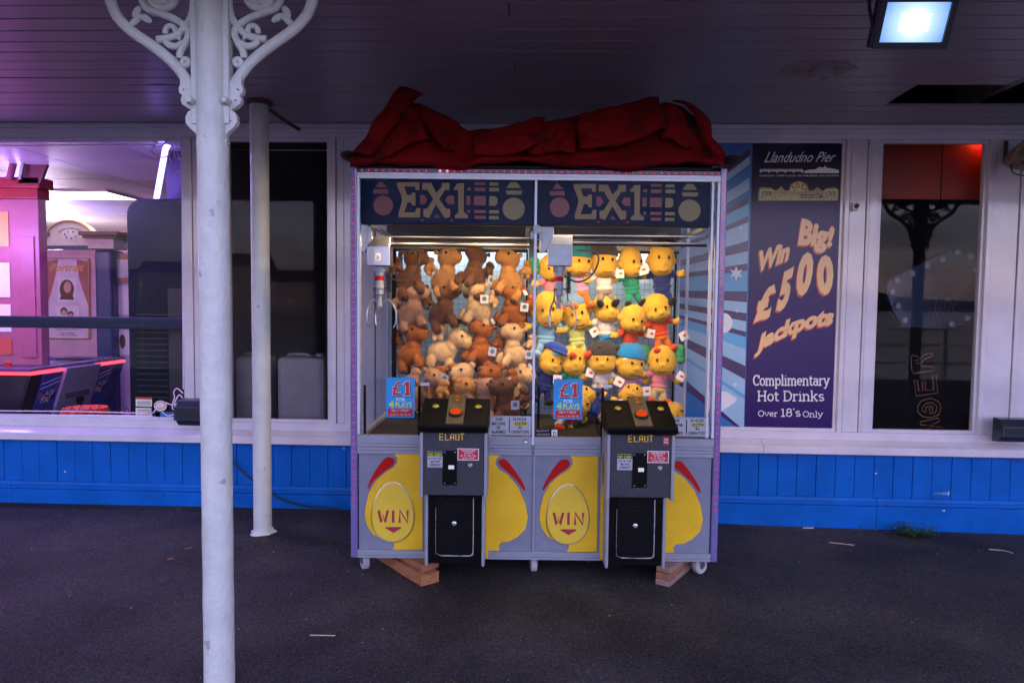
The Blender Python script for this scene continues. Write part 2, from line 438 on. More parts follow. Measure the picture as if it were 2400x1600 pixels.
# the split board by the column, its near edge torn away
top, bot = y_edges[7], y_edges[8]
edge = [(-2.33, 0.004)] + [(-2.30 + 0.93 * i / 30, 0.004 + (0.012 + 0.022 * random.random()) * math.sin(math.pi * i / 30) ** 0.5 * (0.35 if 9 < i < 14 else 1)) for i in range(31)] + [(-1.37, 0.004)]
MB().prism([(x, top - d, CZ) for x, d in edge] + [(-1.37, bot + 0.002, CZ), (-2.33, bot + 0.002, CZ)], (0, 0, 0.018)).build('plank', ceil_m, ceiling)
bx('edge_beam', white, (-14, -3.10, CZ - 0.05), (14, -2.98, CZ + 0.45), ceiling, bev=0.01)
# frame timbers seen up in the opening
for x in (2.7, 3.3): bx('joist', bare, (x, -1.2, CZ + 0.10), (x + 0.05, 0.0, CZ + 0.27), ceiling)
bx('joist', bare, (1.9, -0.66, CZ + 0.14), (4.5, -0.61, CZ + 0.24), ceiling)

struct(bx('upper_wall', void, (-14, 0.0, CZ + 0.019), (14, 0.09, CZ + 0.2995)))
# peeled patch and old lamp base
t = thing('ceiling_lamp_base', 'old painted lamp base on a bare peeled patch of the ceiling boards', 'lamp base', (1.385, -1.12, CZ))
pp = [(0.17 * math.cos(a) * (1 + 0.1 * math.sin(5 * a)) , 0.115 * math.sin(a) * (1 + 0.16 * math.sin(7 * a + 1))) for a in [2 * math.pi * k / 40 for k in range(40)]]
MB().prism([(x + 0.45 * y, y - 0.18 * x, -0.0035) for x, y in pp], (0, 0, 0.004)).build('patch', bare, t)
MB().lathe([(0.048, 0.0), (0.050, -0.02), (0.046, -0.045), (0.030, -0.05)], 20, (0.02, 0, -0.003)).build('housing', ceil_m, t, smooth=True)
MB().lathe([(0.02, 0.0), (0.02, -0.012), (0.012, -0.016)], 14, (0.03, -0.01, -0.053)).build('socket', ceil_m, t, smooth=True)

# ------------------------------------------------------------------ arcade front
bld = thing('arcade_building', 'white framed arcade front with a blue boarded base under the canopy', 'building')
def wb(name, x0, x1, z0, z1, y0=0.0, y1=0.08, m_=None, bev=0.003, parent=None):
    return bx(name, m_ or white, (x0, y0, z0), (x1, y1, z1), parent or bld, bev)
ZS, ZT = 0.575, 2.515
k = -37
while -0.02 + 0.128 * k < 4.4:
    x = -0.02 + 0.128 * k; k += 1
    dz = random.uniform(-0.0015, 0.0015)
    bx('board', blue, (x + 0.0015, dz, 0.09), (x + 0.1265, 0.02, 0.50), bld, bev=0.003)
t_ = at(2160, 1132, -.003); MB().prism([(t_.x - .05, -.0025, t_.z), (t_.x + .045, -.0025, t_.z + .008), (t_.x + .05, -.0025, t_.z - .012), (t_.x - .02, -.0025, t_.z - .010)], (0, .002, 0)).build('scuff', mat('pale blue scuff', (.05, .22, .50), .6, var=.5, scale=60), bld)
bx('chip', mat('bare chip', (.55, .5, .45), .8, var=.3, scale=80), (t_.x + .05, -.0024, t_.z - .012), (t_.x + .058, -.0005, t_.z + .012), bld)
rc_ = random.Random(21)
for k_ in range(26):
    xc, zc_ = rc_.choice([rc_.uniform(-3.7, -1.0), rc_.uniform(1.2, 3.3)]), rc_.choice([rc_.uniform(.14, .43), rc_.uniform(-.01, .07), rc_.uniform(.39, .435)]); yc = -.0026 if zc_ > .13 else -.0226; r_c = rc_.uniform(.003, .010)
    MB().prism([(xc + r_c * (1 + .5 * rc_.random()) * math.cos(a), yc, zc_ + r_c * .7 * (.5 + rc_.random()) * math.sin(a)) for a in [2 * math.pi * q / 7 for q in range(7)]], (0, .0012, 0)).build('paint_chip', mat('bare chip', (.5, .5, .5)) if k_ % 3 == 0 else mat('old navy paint', (.01, .035, .14), .6), bld)
wb('backing', -4.9, 4.5, -0.2, 0.52, 0.021, 0.09, void, 0)
for x0, x1 in ((-4.9, -3.67), (-3.668, -0.6), (-0.598, 2.30), (2.302, 4.5)):
    def prof(x, pts): return [(x, y, z) for y, z in pts]
    P_ = [(0.0, -0.25), (-0.022, -0.25), (-0.022, 0.072), (-0.018, 0.078), (-0.030, 0.088), (-0.030, 0.104), (-0.018, 0.112), (-0.018, 0.118), (-0.010, 0.134), (0.0, 0.136)]
    MB().prism(prof(x0, P_), (x1 - x0, 0, 0)).build('skirting', blue, bld, bev=0.002)
for x0, x1 in ((-4.9, -2.25), (-2.248, 1.52), (1.522, 4.5)):
    P_ = [(0.08, 0.44), (-0.072, 0.437), (-0.076, 0.442), (-0.076, 0.482), (-0.070, 0.490), (0.0, 0.520), (0.08, 0.525)]
    MB().prism([(x0, y, z) for y, z in P_], (x1 - x0, 0, 0)).build('sill', white, bld, bev=0.003)
wb('bottom_rail', -4.9, 4.5, 0.5205, 0.575, 0.0, 0.08)
wb('header', -4.9, 4.5, ZT, 2.60, 0.002, 0.09)
wb('cornice', -4.9, 4.5, 2.545, 2.572, -0.022, 0.0)
wb('cornice', -4.9, 4.5, 2.572, 2.599, -0.040, 0.0)
def post(x0, x1, grooves=()):
    xs_ = [x0] + list(grooves) + [x1]
    for i in range(len(xs_) - 1):
        wb('post', xs_[i] + (0.002 if i else 0), xs_[i + 1] - (0.002 if i < len(xs_) - 2 else 0), 0.5755, ZT - 0.0005, -0.004 + 0.010 * (i % 2), 0.085)
post(-4.9, -4.6)
post(-2.42, -2.13, (-2.36, -2.30, -2.20))
post(-1.412, -0.98, (-1.367, -1.313, -1.10))
post(2.026, 2.250, (2.058, 2.168, 2.186))
post(2.948, 4.5, (2.985, 3.155, 3.19))
def window(x0, x1, fw=0.022, name='window'):
    w = empty(name, (x0, 0, ZS), 0, bld); W_, H_ = x1 - x0, ZT - ZS
    y0, y1 = 0.018, 0.055
    for a, c in (((0, y0, 0), (W_, y1, fw)), ((0, y0, H_ - fw), (W_, y1, H_)), ((0, y0, fw), (fw, y1, H_ - fw)), ((W_ - fw, y0, fw), (W_, y1, H_ - fw))):
        bx('frame', white, (a[0] + .0005, a[1], a[2]), (c[0] - .0005, c[1], c[2]), w, bev=0.002)
    bx('pane', pane_m, (fw, 0.036, fw), (W_ - fw, 0.040, H_ - fw), w)
    return w
window(-4.6, -2.42); window(-2.13, -1.412); window(1.0, 2.026); window(2.250, 2.948)
# wall panel behind the machine
wb('panel', -0.98, 1.0, 0.5755, ZT - 0.0005, 0.02, 0.08)

# ------------------------------------------------------------------ columns
COLX, COLY, COLR = -1.135, -2.27, 0.0525
zc = zoomer(240, 0, 4.3556)
def bp(x, y):                                   # bracket tracing -> local (dx from axis, z)
    q = at(*zc(x, y), COLY); return Vector((q.x - COLX, 0, q.z))
def make_column():
    t = thing('iron_column', 'thick white iron column with pierced scrollwork brackets at its head', 'column', (COLX, COLY, 0))
    pr = [(COLR + 0.0012 * math.sin(i * 1.7) * random.random(), 2.60 * i / 40) for i in range(41)]
    MB().lathe(pr, 40).build('shaft', white_iron, t, smooth=True)
    rib = lambda b_, p, r, n=5, sc=1: b_.tube(smoothpath([bp(*q) for q in p], n), r, 8, flat=0.013 * sc, nor=(0, 1, 0))
    for s in (-1, 1):
        br = MB()
        rib(br, [(60, -440), (35, -300), (35, -160), (75, -20), (130, 130), (210, 240), (330, 345), (470, 440), (600, 535), (720, 640), (800, 730), (850, 800), (910, 880), (965, 1000), (985, 1080)], 0.0195)
        rib(br, [(560, 405), (660, 395), (760, 360), (835, 290), (905, 180), (930, 60), (925, -60), (880, -200)], 0.013, sc=.8)
        rib(br, [(790, 600), (800, 530), (850, 440), (880, 360), (865, 300), (800, 235), (700, 180), (560, 130), (460, 90), (410, 10), (400, -120), (440, -260)], 0.013, sc=.9)
        rib(br, [(640, 350), (650, 295), (690, 268), (735, 285), (750, 330), (775, 390), (770, 405)], 0.010, sc=.6)
        rib(br, [(640, 420), (690, 465), (760, 475), (830, 440)], 0.012, sc=.7)
        br.tube([bp(x, y) for x, y in circle(852, 640, 33, 16)], 0.010, 8, flat=0.010, nor=(0, 1, 0), closed=True)
        br.tube([bp(x, y) for x, y in circle(620, -40, 130, 28)], 0.013, 8, flat=0.012, nor=(0, 1, 0), closed=True)
        for k in range(5):
            a, a2 = -math.pi / 2 + 2 * math.pi * k / 5, -math.pi / 2 + 2 * math.pi * (k + 2) / 5
            rib(br, [(620 + 120 * math.cos(a), -40 + 120 * math.sin(a)), (620 + 120 * math.cos(a2), -40 + 120 * math.sin(a2))], 0.010, sc=.5)
        for cx, cy, rx, rz, an in ((350, 130, .014, .024, .5), (445, 190, .013, .024, -1.0), (330, 225, .012, .024, .9), (370, 180, .014, .014, 0)):
            q = bp(cx, cy); br.ell(q, (rx, .009, rz), Matrix.Rotation(an, 4, 'Y').to_euler(), 10, 6)
        o = br.build('scroll_bracket', white_iron, t, smooth=60, fix=False)
        pl = [(812, 745), (850, 800), (905, 870), (950, 960), (985, 1010), (1010, 1010), (1010, 1500), (992, 1490), (975, 1450), (990, 1400), (960, 1355), (905, 1310), (872, 1260), (870, 1205), (895, 1155), (935, 1130), (880, 1105), (832, 1065), (822, 1025), (838, 985), (806, 955), (800, 915), (818, 870), (812, 800)]
        holes = [circle(846, 928, 15, 12), circle(876, 1038, 15, 12), circle(955, 1210, 17, 12), circle(935, 1245, 17, 12), circle(975, 1245, 17, 12)]
        tr = lambda L: [(bp(x, y).x, bp(x, y).z) for x, y in L]
        pl_ = [(p.x, p.z) for p in [Vector((bp(x, y).x, 0, bp(x, y).z)) for x, y in pl]]
        o2 = curve_shape('scalloped_plate', [pl_] + [tr(h) for h in holes], 0.022, white_iron, t, bev=0.002)
        o3 = MB().box(-0.0665, -0.02, 2.02, -0.0455, 0.02, 2.60).build('flange', white_iron, t, bev=0.003)
        o4 = MB().lathe([(0.014, 0), (0.014, -0.03), (0.009, -0.036)], 6, (-0.062, -0.012, 2.095), axis='y').build('bolt', white_iron, t, smooth=40)
        if s > 0:
            for q in (o, o2, o3, o4):
                for v in q.data.vertices: v.co.x = -v.co.x
                q.data.flip_normals()
    return t
c1 = make_column()
c2 = copy_tree(c1); c2.location.x = 3.785; c2['label'] = 'white iron column with scrollwork brackets in front of the red topped window'
t = thing('iron_post', 'slim plain white iron post standing close to the blue boarded wall', 'post', (-1.668, -0.546, gz(-1.668, -0.546)))
for sgn in (0,):
    MB().lathe([(0.053 + 0.0012 * random.random(), 2.615 * i / 40) for i in range(41)], 32).build('shaft', white_iron, t, smooth=True)
    foot = MB().lathe([(0.075, 0.001), (0.072, 0.006), (0.058, 0.012), (0.054, 0.03)], 24)
    foot.v = [(x * (1 + 0.14 * math.sin(5 * math.atan2(y, x))), y * (1 + 0.14 * math.sin(3 * math.atan2(y, x) + 1)), z) for x, y, z in foot.v]
    foot.build('foot', white_iron, t, smooth=True)
    MB().lathe([(0.056, 2.585), (0.078, 2.59), (0.078, 2.606), (0.056, 2.609)], 24).build('collar', mat('rusty iron', (0.10, 0.055, 0.045), 0.8, var=.5, scale=40), t, smooth=40)
    MB().tube([(0.05, 0.05, 2.57), (0.06, 0.30, 2.565), (0.06, 0.52, 2.575)], 0.012, 8).build('stay', mat('rusty iron', (0.1, .05, .04)), t, smooth=True)
# ------------------------------------------------------------------ lamps, speaker, camera, cable on the front
dark_case = mat('dark lamp housing', (0.020, 0.028, 0.045), 0.35, var=0.2, coat=0.2)
def lamp_glass(c):
    m, n, l, o = _new('lit lamp glass'); e = n.new('ShaderNodeEmission'); g = n.new('ShaderNodeNewGeometry')
    d = n.new('ShaderNodeVectorMath'); d.operation = 'DISTANCE'; d.inputs[1].default_value = c; l.new(g.outputs['Position'], d.inputs[0])
    r = n.new('ShaderNodeValToRGB'); r.color_ramp.elements[0].position, r.color_ramp.elements[0].color = 0.0, (1.6, 1.75, 1.9, 1)
    r.color_ramp.elements[1].position, r.color_ramp.elements[1].color = 0.125, (0.17, 0.36, 0.85, 1)
    k = r.color_ramp.elements.new(0.06); k.color = (0.55, 0.80, 1.25, 1)
    l.new(d.outputs['Value'], r.inputs['Fac']); l.new(r.outputs[0], e.inputs['Color']); e.inputs['Strength'].default_value = 0.075
    l.new(e.outputs[0], o.inputs['Surface']); return m
def make_flood(name, label, loc, w, h, tilt, lit, rz=0.0):
    t = thing(name, label, 'floodlight', loc, rz)
    ca, sa = math.cos(tilt), math.sin(tilt)
    # local: x across, y out of the face, z up the face; face looks along -y tipped down
    T = lambda x, y, z: Vector((x, y * ca - z * sa, z * ca + y * sa)) if True else None
    def box(nm, m_, a, c, bev=.003, par=t):
        mb = MB().box(*a, *c); mb.v = [tuple(T(*p)) for p in mb.v]; return mb.build(nm, m_, par, bev=bev)
    fr = 0.022
    hs_ = box('housing', dark_case, (-w / 2, 0.004, -h / 2), (w / 2, 0.05, h / 2), .006)
    for k in range(7): box('fin', dark_case, (-w / 2 + .02 + k * (w - .04) / 6 - .003, .0505, -h / 2 + .015), (-w / 2 + .02 + k * (w - .04) / 6 + .003, .07, h / 2 - .015), .001, hs_)
    for a, c in (((-w / 2, -.012, -h / 2), (w / 2, .0035, -h / 2 + fr)), ((-w / 2, -.012, h / 2 - fr), (w / 2, .0035, h / 2)), ((-w / 2, -.012, -h / 2 + fr), (-w / 2 + fr, .0035, h / 2 - fr)), ((w / 2 - fr, -.012, -h / 2 + fr), (w / 2, .0035, h / 2 - fr))):
        box('rim', dark_case, a, c, .002)
    if lit:
        lens = box('lens', lamp_glass((t.location.x, t.location.y, t.location.z)), (-w / 2 + fr, -.004, -h / 2 + fr), (w / 2 - fr, .003, h / 2 - fr), .004)
        for i in range(6):
            for j in range(4):
                x, z = -.048 + i * .0192, -.024 + j * .016
                box('diode', emit('lit diode', (0.75, 0.90, 1.0), 3.0), (x - .005, -.0062, z - .004), (x + .005, -.0042, z + .004), 0, lens)
    else: box('lens', mat('dark lamp glass', (.03, .035, .05), .08), (-w / 2 + fr, -.004, -h / 2 + fr), (w / 2 - fr, .003, h / 2 - fr))
    return t
q = at(2100, 52, -2.02)
fl = make_flood('floodlight', 'lit blue white floodlight hanging under the ceiling boards', (q.x, -2.02, q.z), 0.275, 0.178, R(24), True)
for s in (-1, 1):
    MB().tube([(s * .142, .02, 0), (s * .150, .03, .06), (s * .150, .05, .145)], .006, 6).build('bracket_arm', dark_case, fl)
MB().box(-.156, .03, 2.592 - q.z, .156, .07, 2.598 - q.z).build('bracket_plate', dark_case, fl)

def wall_flood(p0, p1, label):
    a, c = at(*p0, -0.10), at(*p1, -0.10)
    w, h = abs(c.x - a.x), a.z - c.z
    t = thing('wall_floodlight', label, 'floodlight', ((a.x + c.x) / 2, -0.10, (a.z + c.z) / 2), group=None)
    P_ = [(0.02, h / 2), (-0.05, h / 2 - .004), (-0.085, h / 2 - .05), (-0.085, -h / 2 + .055), (-0.05, -h / 2 + .01), (0.02, -h / 2)]
    MB().prism([(-w / 2, y, z) for y, z in P_], (w, 0, 0)).build('housing', dark_case, t, bev=.008)
    bx('rim', dark_case, (-w / 2 - .004, -.095, -h / 2 + .05), (w / 2 + .004, -.0855, h / 2 - .045), t, bev=.003)
    bx('lens', mat('dark lamp glass', (.03, .035, .05), .08), (-w / 2 + .012, -.0985, -h / 2 + .06), (w / 2 - .012, -.0955, h / 2 - .055), t)
    bx('mount', dark_case, (-.03, .0205, -.04), (.03, .095, .03), t)
    return t
wall_flood((416, 914), (476, 978), 'dark wall floodlight on the post between the two left windows')
wall_flood((2284, 958), (2380, 1016), 'dark wall floodlight on the wide post beside the red topped window')

tan = mat('sun faded speaker cone', (0.28, 0.20, 0.15), 0.6, var=.2)
p = at(2340, 362, -0.16)
t = thing('horn_speaker', 'faded tan horn loudspeaker fixed high on the post', 'speaker', (p.x + .02, -0.17, p.z))
MB().lathe([(0.02, .15), (.05, .10), (.075, .03), (.098, -.06), (.104, -.07), (.100, -.076), (.06, -.03), (.02, .02)], 28, axis='y').build('horn', tan, t, smooth=True)
MB().tube([(.0, .10, .0), (.0, .165, .0), (.0, .165, .14)], .012, 8).build('bracket', black, t)
MB().tube(smoothpath([(-.09, -.02, -.05), (-.05, .0, -.10), (.05, .02, -.11), (.1, .12, -.06)]), .004, 6).build('cable', black, t)
p = at(1963, 475, -0.012)
t = thing('door_sensor', 'small white sensor with a round black lens on the post beside the poster', 'sensor', (p.x, -0.005, p.z))
MB().box(-.018, -.024, -.028, .018, 0, .028).build('case', white_iron, t, bev=.006)
MB().lathe([(.015, -.0245), (.014, -.036), (.008, -.039)], 18, (.004, 0, .003), axis='y').build('lens', black, t, smooth=40)

c_pts = [at(526, 1052, -0.045), at(560, 1085, -0.045), at(585, 1105, -0.05), at(640, 1143, -0.06), at(700, 1162, -0.07)]
c_pts += [Vector((-1.36, -0.10, 0.01)), Vector((-1.1, -0.18, 0.0)), Vector((-0.8, -0.25, 0.05))]
c_pts = [at(500, 1025, -0.04)] + c_pts
tag(MB().tube(smoothpath(c_pts), .006, 8).build('power_cable', mat('black rubber', (.012, .012, .012), .5), smooth=True), 'black power cable drooping across the blue boards to the machine', 'cable')

# ------------------------------------------------------------------ print helpers for the window poster
z7 = zoomer(1660, 300, 2.0635)
def pz(Y): return lambda x, y: at(*z7(x, y), Y)
def flatpoly(b, pts, fn): b.add([fn(*p) for p in pts], [tuple(range(len(pts)))]); return b
navy = mat('poster purple ink', (0.034, 0.014, 0.120), 0.20, spec=.28, var=.06, scale=2)
navy2 = mat('poster reflection ink', (0.006, 0.007, 0.036), 0.20, spec=.28, var=0.0190)
cream = mat('poster cream ink', (0.88, 0.54, 0.25), 0.2, var=.04)
redink = mat('poster red ink', (0.55, 0.07, 0.05), 0.2, var=.04)
whiteink = mat('poster white ink', (0.72, 0.72, 0.80), 0.2, var=.04)
r1 = mat('poster pale blue ink', (0.30, 0.50, 0.72), 0.2, var=.06); r2 = mat('poster mid blue ink', (0.03, 0.17, 0.50), 0.2, var=.06); r3 = mat('poster violet ink', (0.045, 0.018, 0.10), 0.2, var=.06); r4 = mat('poster sky ink', (0.10, 0.38, 0.68), 0.2, var=.06)
po = thing('window_poster', 'tall purple jackpot poster with blue sunburst behind the window glass', 'poster', (0, 0, 0))
xl, xr = 1.024, 2.003; zb, zt = ZS + .024, ZT - .024; xs_ = 1.419
MB().box(xs_, 0.0210, zb, xr, 0.0240, zt).build('backing', navy, po)
MB().box(xl, 0.0210, zb, xs_ - .0005, 0.0240, zt).build('backing', r2, po)
def zline(z): return z
b = MB(); b.add([(xs_ + .001, 0.0195, 2.11), (xr - .001, 0.0195, 2.11), (xr - .001, 0.0195, zt - .001), (xs_ + .001, 0.0195, zt - .001)], [(0, 1, 2, 3)]); b.build('reflection_panel', navy2, po)  # upper poster darkened in colour where its gloss would mirror the canopy
ys_ = [(40, r3), (60, r2), (95, r3), (135, r1), (175, r2), (240, r1), (300, r2), (330, r3), (365, r4), (425, r3), (455, r1), (545, r3), (595, r1), (655, r3), (690, r4), (790, r3), (842, r1), (895, r3), (935, r1), (985, r3), (1010, r4), (1070, r1), (1150, r3), (1215, r1), (1290, r4), (1310, r1), (1460, r3), (1560, r3)]
groups = {}
cx, cy = -620, 780
for (ya, m_), (yb, _) in zip(ys_[:-1], ys_[1:]):
    groups.setdefault(m_.name, (m_, MB()))
    mb = groups[m_.name][1]
    def clip(pt):
        return pt
    xR = lambda y: 203 - (y - 60) * 0.022
    xA = -185
    f_ = lambda y, x: cy + (y - cy) * (x - cx) / (xR(y) - cx)
    quad = [(xA, f_(ya, xA)), (xR(ya), ya), (xR(yb), yb), (xA, f_(yb, xA))]
    flatpoly(mb, [(x, min(1470, max(58, y))) for x, y in quad], pz(0.0195))
for nm, (m_, mb) in groups.items(): mb.build('sunburst', m_, po, fix=False)
def star(cx, cy, r, n, k): return [(cx + (r if i % 2 == 0 else r * k) * math.sin(math.pi * i / n), cy - (r if i % 2 == 0 else r * k) * math.cos(math.pi * i / n)) for i in range(2 * n)]
b = MB()
for s_ in (star(135, 703, 36, 6, .42), star(157, 485, 13, 4, .25), star(138, 884, 12, 4, .25), star(130, 1240, 14, 4, .25), star(30, 560, 26, 6, .42)): flatpoly(MB(), s_, pz(0.0190)).build('star', whiteink, po, fix=False)
flatpoly(MB(), circle(75, 942, 42, 24, 48), pz(0.0188)).build('disc', whiteink, po, fix=False); flatpoly(MB(), [(0, 1270), (90, 1275), (140, 1308), (130, 1325), (60, 1372), (0, 1372)], pz(0.0188)).build('card', whiteink, po, fix=False)
P1, P2 = pz(0.0185), pz(0.0190)
lettering(po, whiteink, [('Llandudno Pier', ((270, 168), (612, 164), (622, 116), (280, 116)), 0.004, .38)], P1)
b = MB()
for k in range(26): flatpoly(b, [(250 + k * 8, 199), (256 + k * 8, 199), (256 + k * 8, 206 + 11 * (k % 5 == 0)), (250 + k * 8, 206 + 11 * (k % 5 == 0))], P1)
flatpoly(b, [(248, 207), (632, 207), (632, 211), (248, 211)], P2)
flatpoly(b, [(462, 218), (480, 203), (520, 200), (535, 190), (560, 192), (566, 180), (570, 192), (600, 196), (632, 204), (632, 219)], P1)
b.build('pier_silhouette', whiteink, po, fix=False)
lettering(po, whiteink, [('LLANDUDNO • CONWY LL30 2LP • TEL: 01492 876258 • FAX: 01492 875810', (246, 235, 632, 227), .01)], P1)
olive = mat('poster olive ink', (0.30, 0.27, 0.13), .2); ltol = mat('poster pale olive ink', (0.46, 0.46, 0.25), .2); blk = mat('poster black ink', (.008, .008, .01), .2); grn = mat('poster green ink', (.02, .15, 0.0190), .2)
b = MB(); flatpoly(b, [(243, 352), (241, 312), (246, 292), (262, 287), (305, 290), (318, 300), (330, 302), (352, 283), (372, 302), (392, 302), (393, 290), (400, 272), (420, 261), (438, 257), (456, 261), (476, 272), (484, 290), (485, 302), (510, 302), (528, 285), (548, 302), (560, 302), (572, 291), (612, 288), (628, 296), (630, 312), (628, 352)], P2); b.build('casino_sign', olive, po, fix=False)
b = MB(); flatpoly(b, [(250, 330), (250, 297), (314, 297), (314, 330)], pz(0.0187)); flatpoly(b, [(564, 330), (564, 297), (624, 297), (624, 330)], pz(0.0187))
for k in range(22): flatpoly(b, circle(250 + k * 17.6, 346, 4.2, 8), pz(0.0187))
flatpoly(b, [(438 + 42 * math.cos(a), 306 + 42 * math.sin(a)) for a in [math.pi + math.pi * k / 12 for k in range(13)]], pz(0.0187))
b.build('sign_field', ltol, po, fix=False)
for m_, off in ((grn, 0), (redink, 1)):
    b = MB()
    for k in range(off, 8, 2):
        a, c = math.pi + math.pi * k / 8, math.pi + math.pi * (k + 1) / 8
        ri, ro = (14, 26) if off == 0 else (28, 40)
        flatpoly(b, [(438 + ri * math.cos(a), 304 + ri * math.sin(a)), (438 + ro * math.cos(a), 304 + ro * math.sin(a)), (438 + ro * math.cos(c), 304 + ro * math.sin(c)), (438 + ri * math.cos(c), 304 + ri * math.sin(c))], P1)
    b.build('wheel_ray', m_, po, fix=False)
for x_ in (258, 568): lettering(po, blk, [('£500', (x_, 328, x_ + 52, 305), .02)], P1)
for w_, q_ in (('Casino', (326, 342, 436, 320)), ('WIN', (262, 344, 306, 333)), ('WIN', (570, 344, 616, 333))): lettering(po, ltol, [(w_, q_, .012)], P1)
b = MB(); flatpoly(b, [(450, 338), (450, 322), (550, 322), (550, 338)], P1); b.build('corner_plate', blk, po, fix=False)
lettering(po, ltol, [('corner', (456, 336, 546, 325), .01, .4)], pz(0.0180))
def jack(u, v):
    x = 222 + (598 - 222) * u
    lo = 1098 - 190 * u + 55 * u * u - 12 * math.sin(math.pi * u); hi = 1010 - 205 * u + 62 * u * u - 15 * math.sin(math.pi * u)
    lo2 = lo + 14
    return (x + 14 * v, lo2 + (hi - lo2) * v)
big = [('Win', ((238, 700), (388, 642), (402, 542), (246, 596)), .052, .12), ('Big!', ((430, 604), (600, 604), (612, 478), (444, 430)), .052, .1),
       ('£', ((218, 945), (312, 916), (332, 752), (236, 776)), .062, .15), ('5', ((326, 896), (392, 862), (416, 668), (350, 706)), .062, .15),
       ('0', ((420, 822), (494, 800), (516, 594), (440, 606)), .062, .05), ('0', ((524, 804), (602, 812), (608, 614), (528, 612)), .062, 0), ('Jackpots', jack, .052, .1)]
lettering(po, redink, big, pz(0.0190), back=(-6, 9))
lettering(po, cream, big, pz(0.0184))

# slab serif lettering, drawn as strokes
def arc(cx, cy, rx, ry, a0, a1, n=12): return [(cx + rx * math.cos(R(a0 + (a1 - a0) * k / n)), cy + ry * math.sin(R(a0 + (a1 - a0) * k / n))) for k in range(n + 1)]
X = .62
def sf(x, y, w=.13): return [(x - w, y), (x + w, y)]
GL = {
 'C': (.72, [arc(.40, .46, .33, .45, 45, 315), [(.64, .62), (.64, .92)]]), 'O': (.82, [arc(.41, .46, .34, .45, 0, 360, 20)]), 'o': (.60, [arc(.30, .31, .23, .31, 0, 360, 18)]),
 'm': (1.02, [[(.14, 0), (.14, X)], arc(.32, .40, .18, .21, 180, 0) + [(.50, 0)], arc(.68, .40, .18, .21, 180, 0) + [(.86, 0)], sf(.14, 0), sf(.50, 0), sf(.86, 0), [(.02, X), (.14, X)]]),
 'n': (.70, [[(.14, 0), (.14, X)], arc(.34, .40, .20, .21, 180, 0) + [(.54, 0)], sf(.14, 0), sf(.54, 0), [(.02, X), (.14, X)]]),
 'r': (.52, [[(.14, 0), (.14, X)], arc(.34, .38, .20, .22, 180, 50), sf(.14, 0, .15), [(.02, X), (.14, X)]]),
 'p': (.66, [[(.14, -.28), (.14, X)], arc(.36, .31, .22, .30, 0, 360, 18), sf(.14, -.28), [(.02, X), (.14, X)]]),
 'l': (.34, [[(.17, 0), (.17, .95)], sf(.17, 0, .15), [(.03, .95), (.17, .95)]]), 'i': (.34, [[(.17, 0), (.17, X)], sf(.17, 0, .15), [(.03, X), (.17, X)], [(.17, .83), (.17, .88)]]),
 'e': (.60, [[(.08, .32), (.52, .32)] + arc(.30, .32, .22, .29, 0, 310)]), 't': (.44, [[(.18, .85), (.18, .15)] + arc(.30, .12, .12, .12, 180, 330), [(.02, X), (.40, X)]]),
 'a': (.62, [arc(.28, .46, .20, .15, 160, 0) + [(.48, 0.0190), (.60, 0)], arc(.28, .19, .20, .18, 0, 360, 16)]),
 'y': (.62, [[(.08, X), (.31, 0.0190)], [(.54, X), (.28, -.10), (.16, -.28), (0.0190, -.26)], sf(.08, X, .10), sf(.54, X, .10)]), 'v': (.62, [[(.08, X), (.31, .02), (.54, X)], sf(.08, X, .10), sf(.54, X, .10)]),
 'H': (.88, [[(.16, 0), (.16, .92)], [(.70, 0), (.70, .92)], [(.16, .47), (.70, .47)], sf(.16, 0), sf(.16, .92), sf(.70, 0), sf(.70, .92)]),
 'D': (.84, [[(.16, 0), (.16, .92)], [(.04, .92), (.36, .92)] + arc(.38, .46, .36, .46, 85, -85) + [(.04, 0)]]), 'k': (.70, [[(.14, 0), (.14, .95)], [(.52, X), (.16, .28)], [(.28, .38), (.56, 0)], sf(.14, 0), sf(.56, 0, .11), sf(.52, X, .11), [(.02, .95), (.14, .95)]]),
 's': (.54, [arc(.27, .46, .18, .14, 30, 240) + arc(.27, .17, .19, .15, 75, -150)]), '1': (.5, [[(.10, .76), (.26, .92), (.26, 0)], sf(.26, 0, .18)]), '8': (.62, [arc(.31, .68, .20, .21, 0, 360, 16), arc(.31, .24, .24, .24, 0, 360, 16)]),
 "'": (.24, [[(.12, .75), (.12, .95)]]), ' ': (.34, [])}
def slab(parent, material, text, x0, yb, x1, h, fn, nor=(0, 1, 0), th=.075):
    w = sum(GL[c][0] for c in text); b = MB(); x = 0; sx = (x1 - x0) / w
    for c in text:
        for pl in GL[c][1]:
            ref = (fn(x0, yb) - fn(x0 + h, yb)).length
            b.tube([fn(x0 + (x + q[0]) * sx, yb - q[1] * h) for q in pl], th * ref, 6, flat=.0006, nor=nor)
        x += GL[c][0]
    return b.build('lettering', material, parent, fix=False)
slab(po, whiteink, 'Complimentary', 216, 1243, 586, 52, P1); slab(po, whiteink, 'Hot Drinks', 236, 1318, 562, 50, P1)
slab(po, whiteink, 'Over ', 240, 1393, 350, 29, P1); slab(po, whiteink, "18's", 348, 1393, 448, 40, P1); slab(po, whiteink, 'Only', 456, 1396, 554, 29, P1)
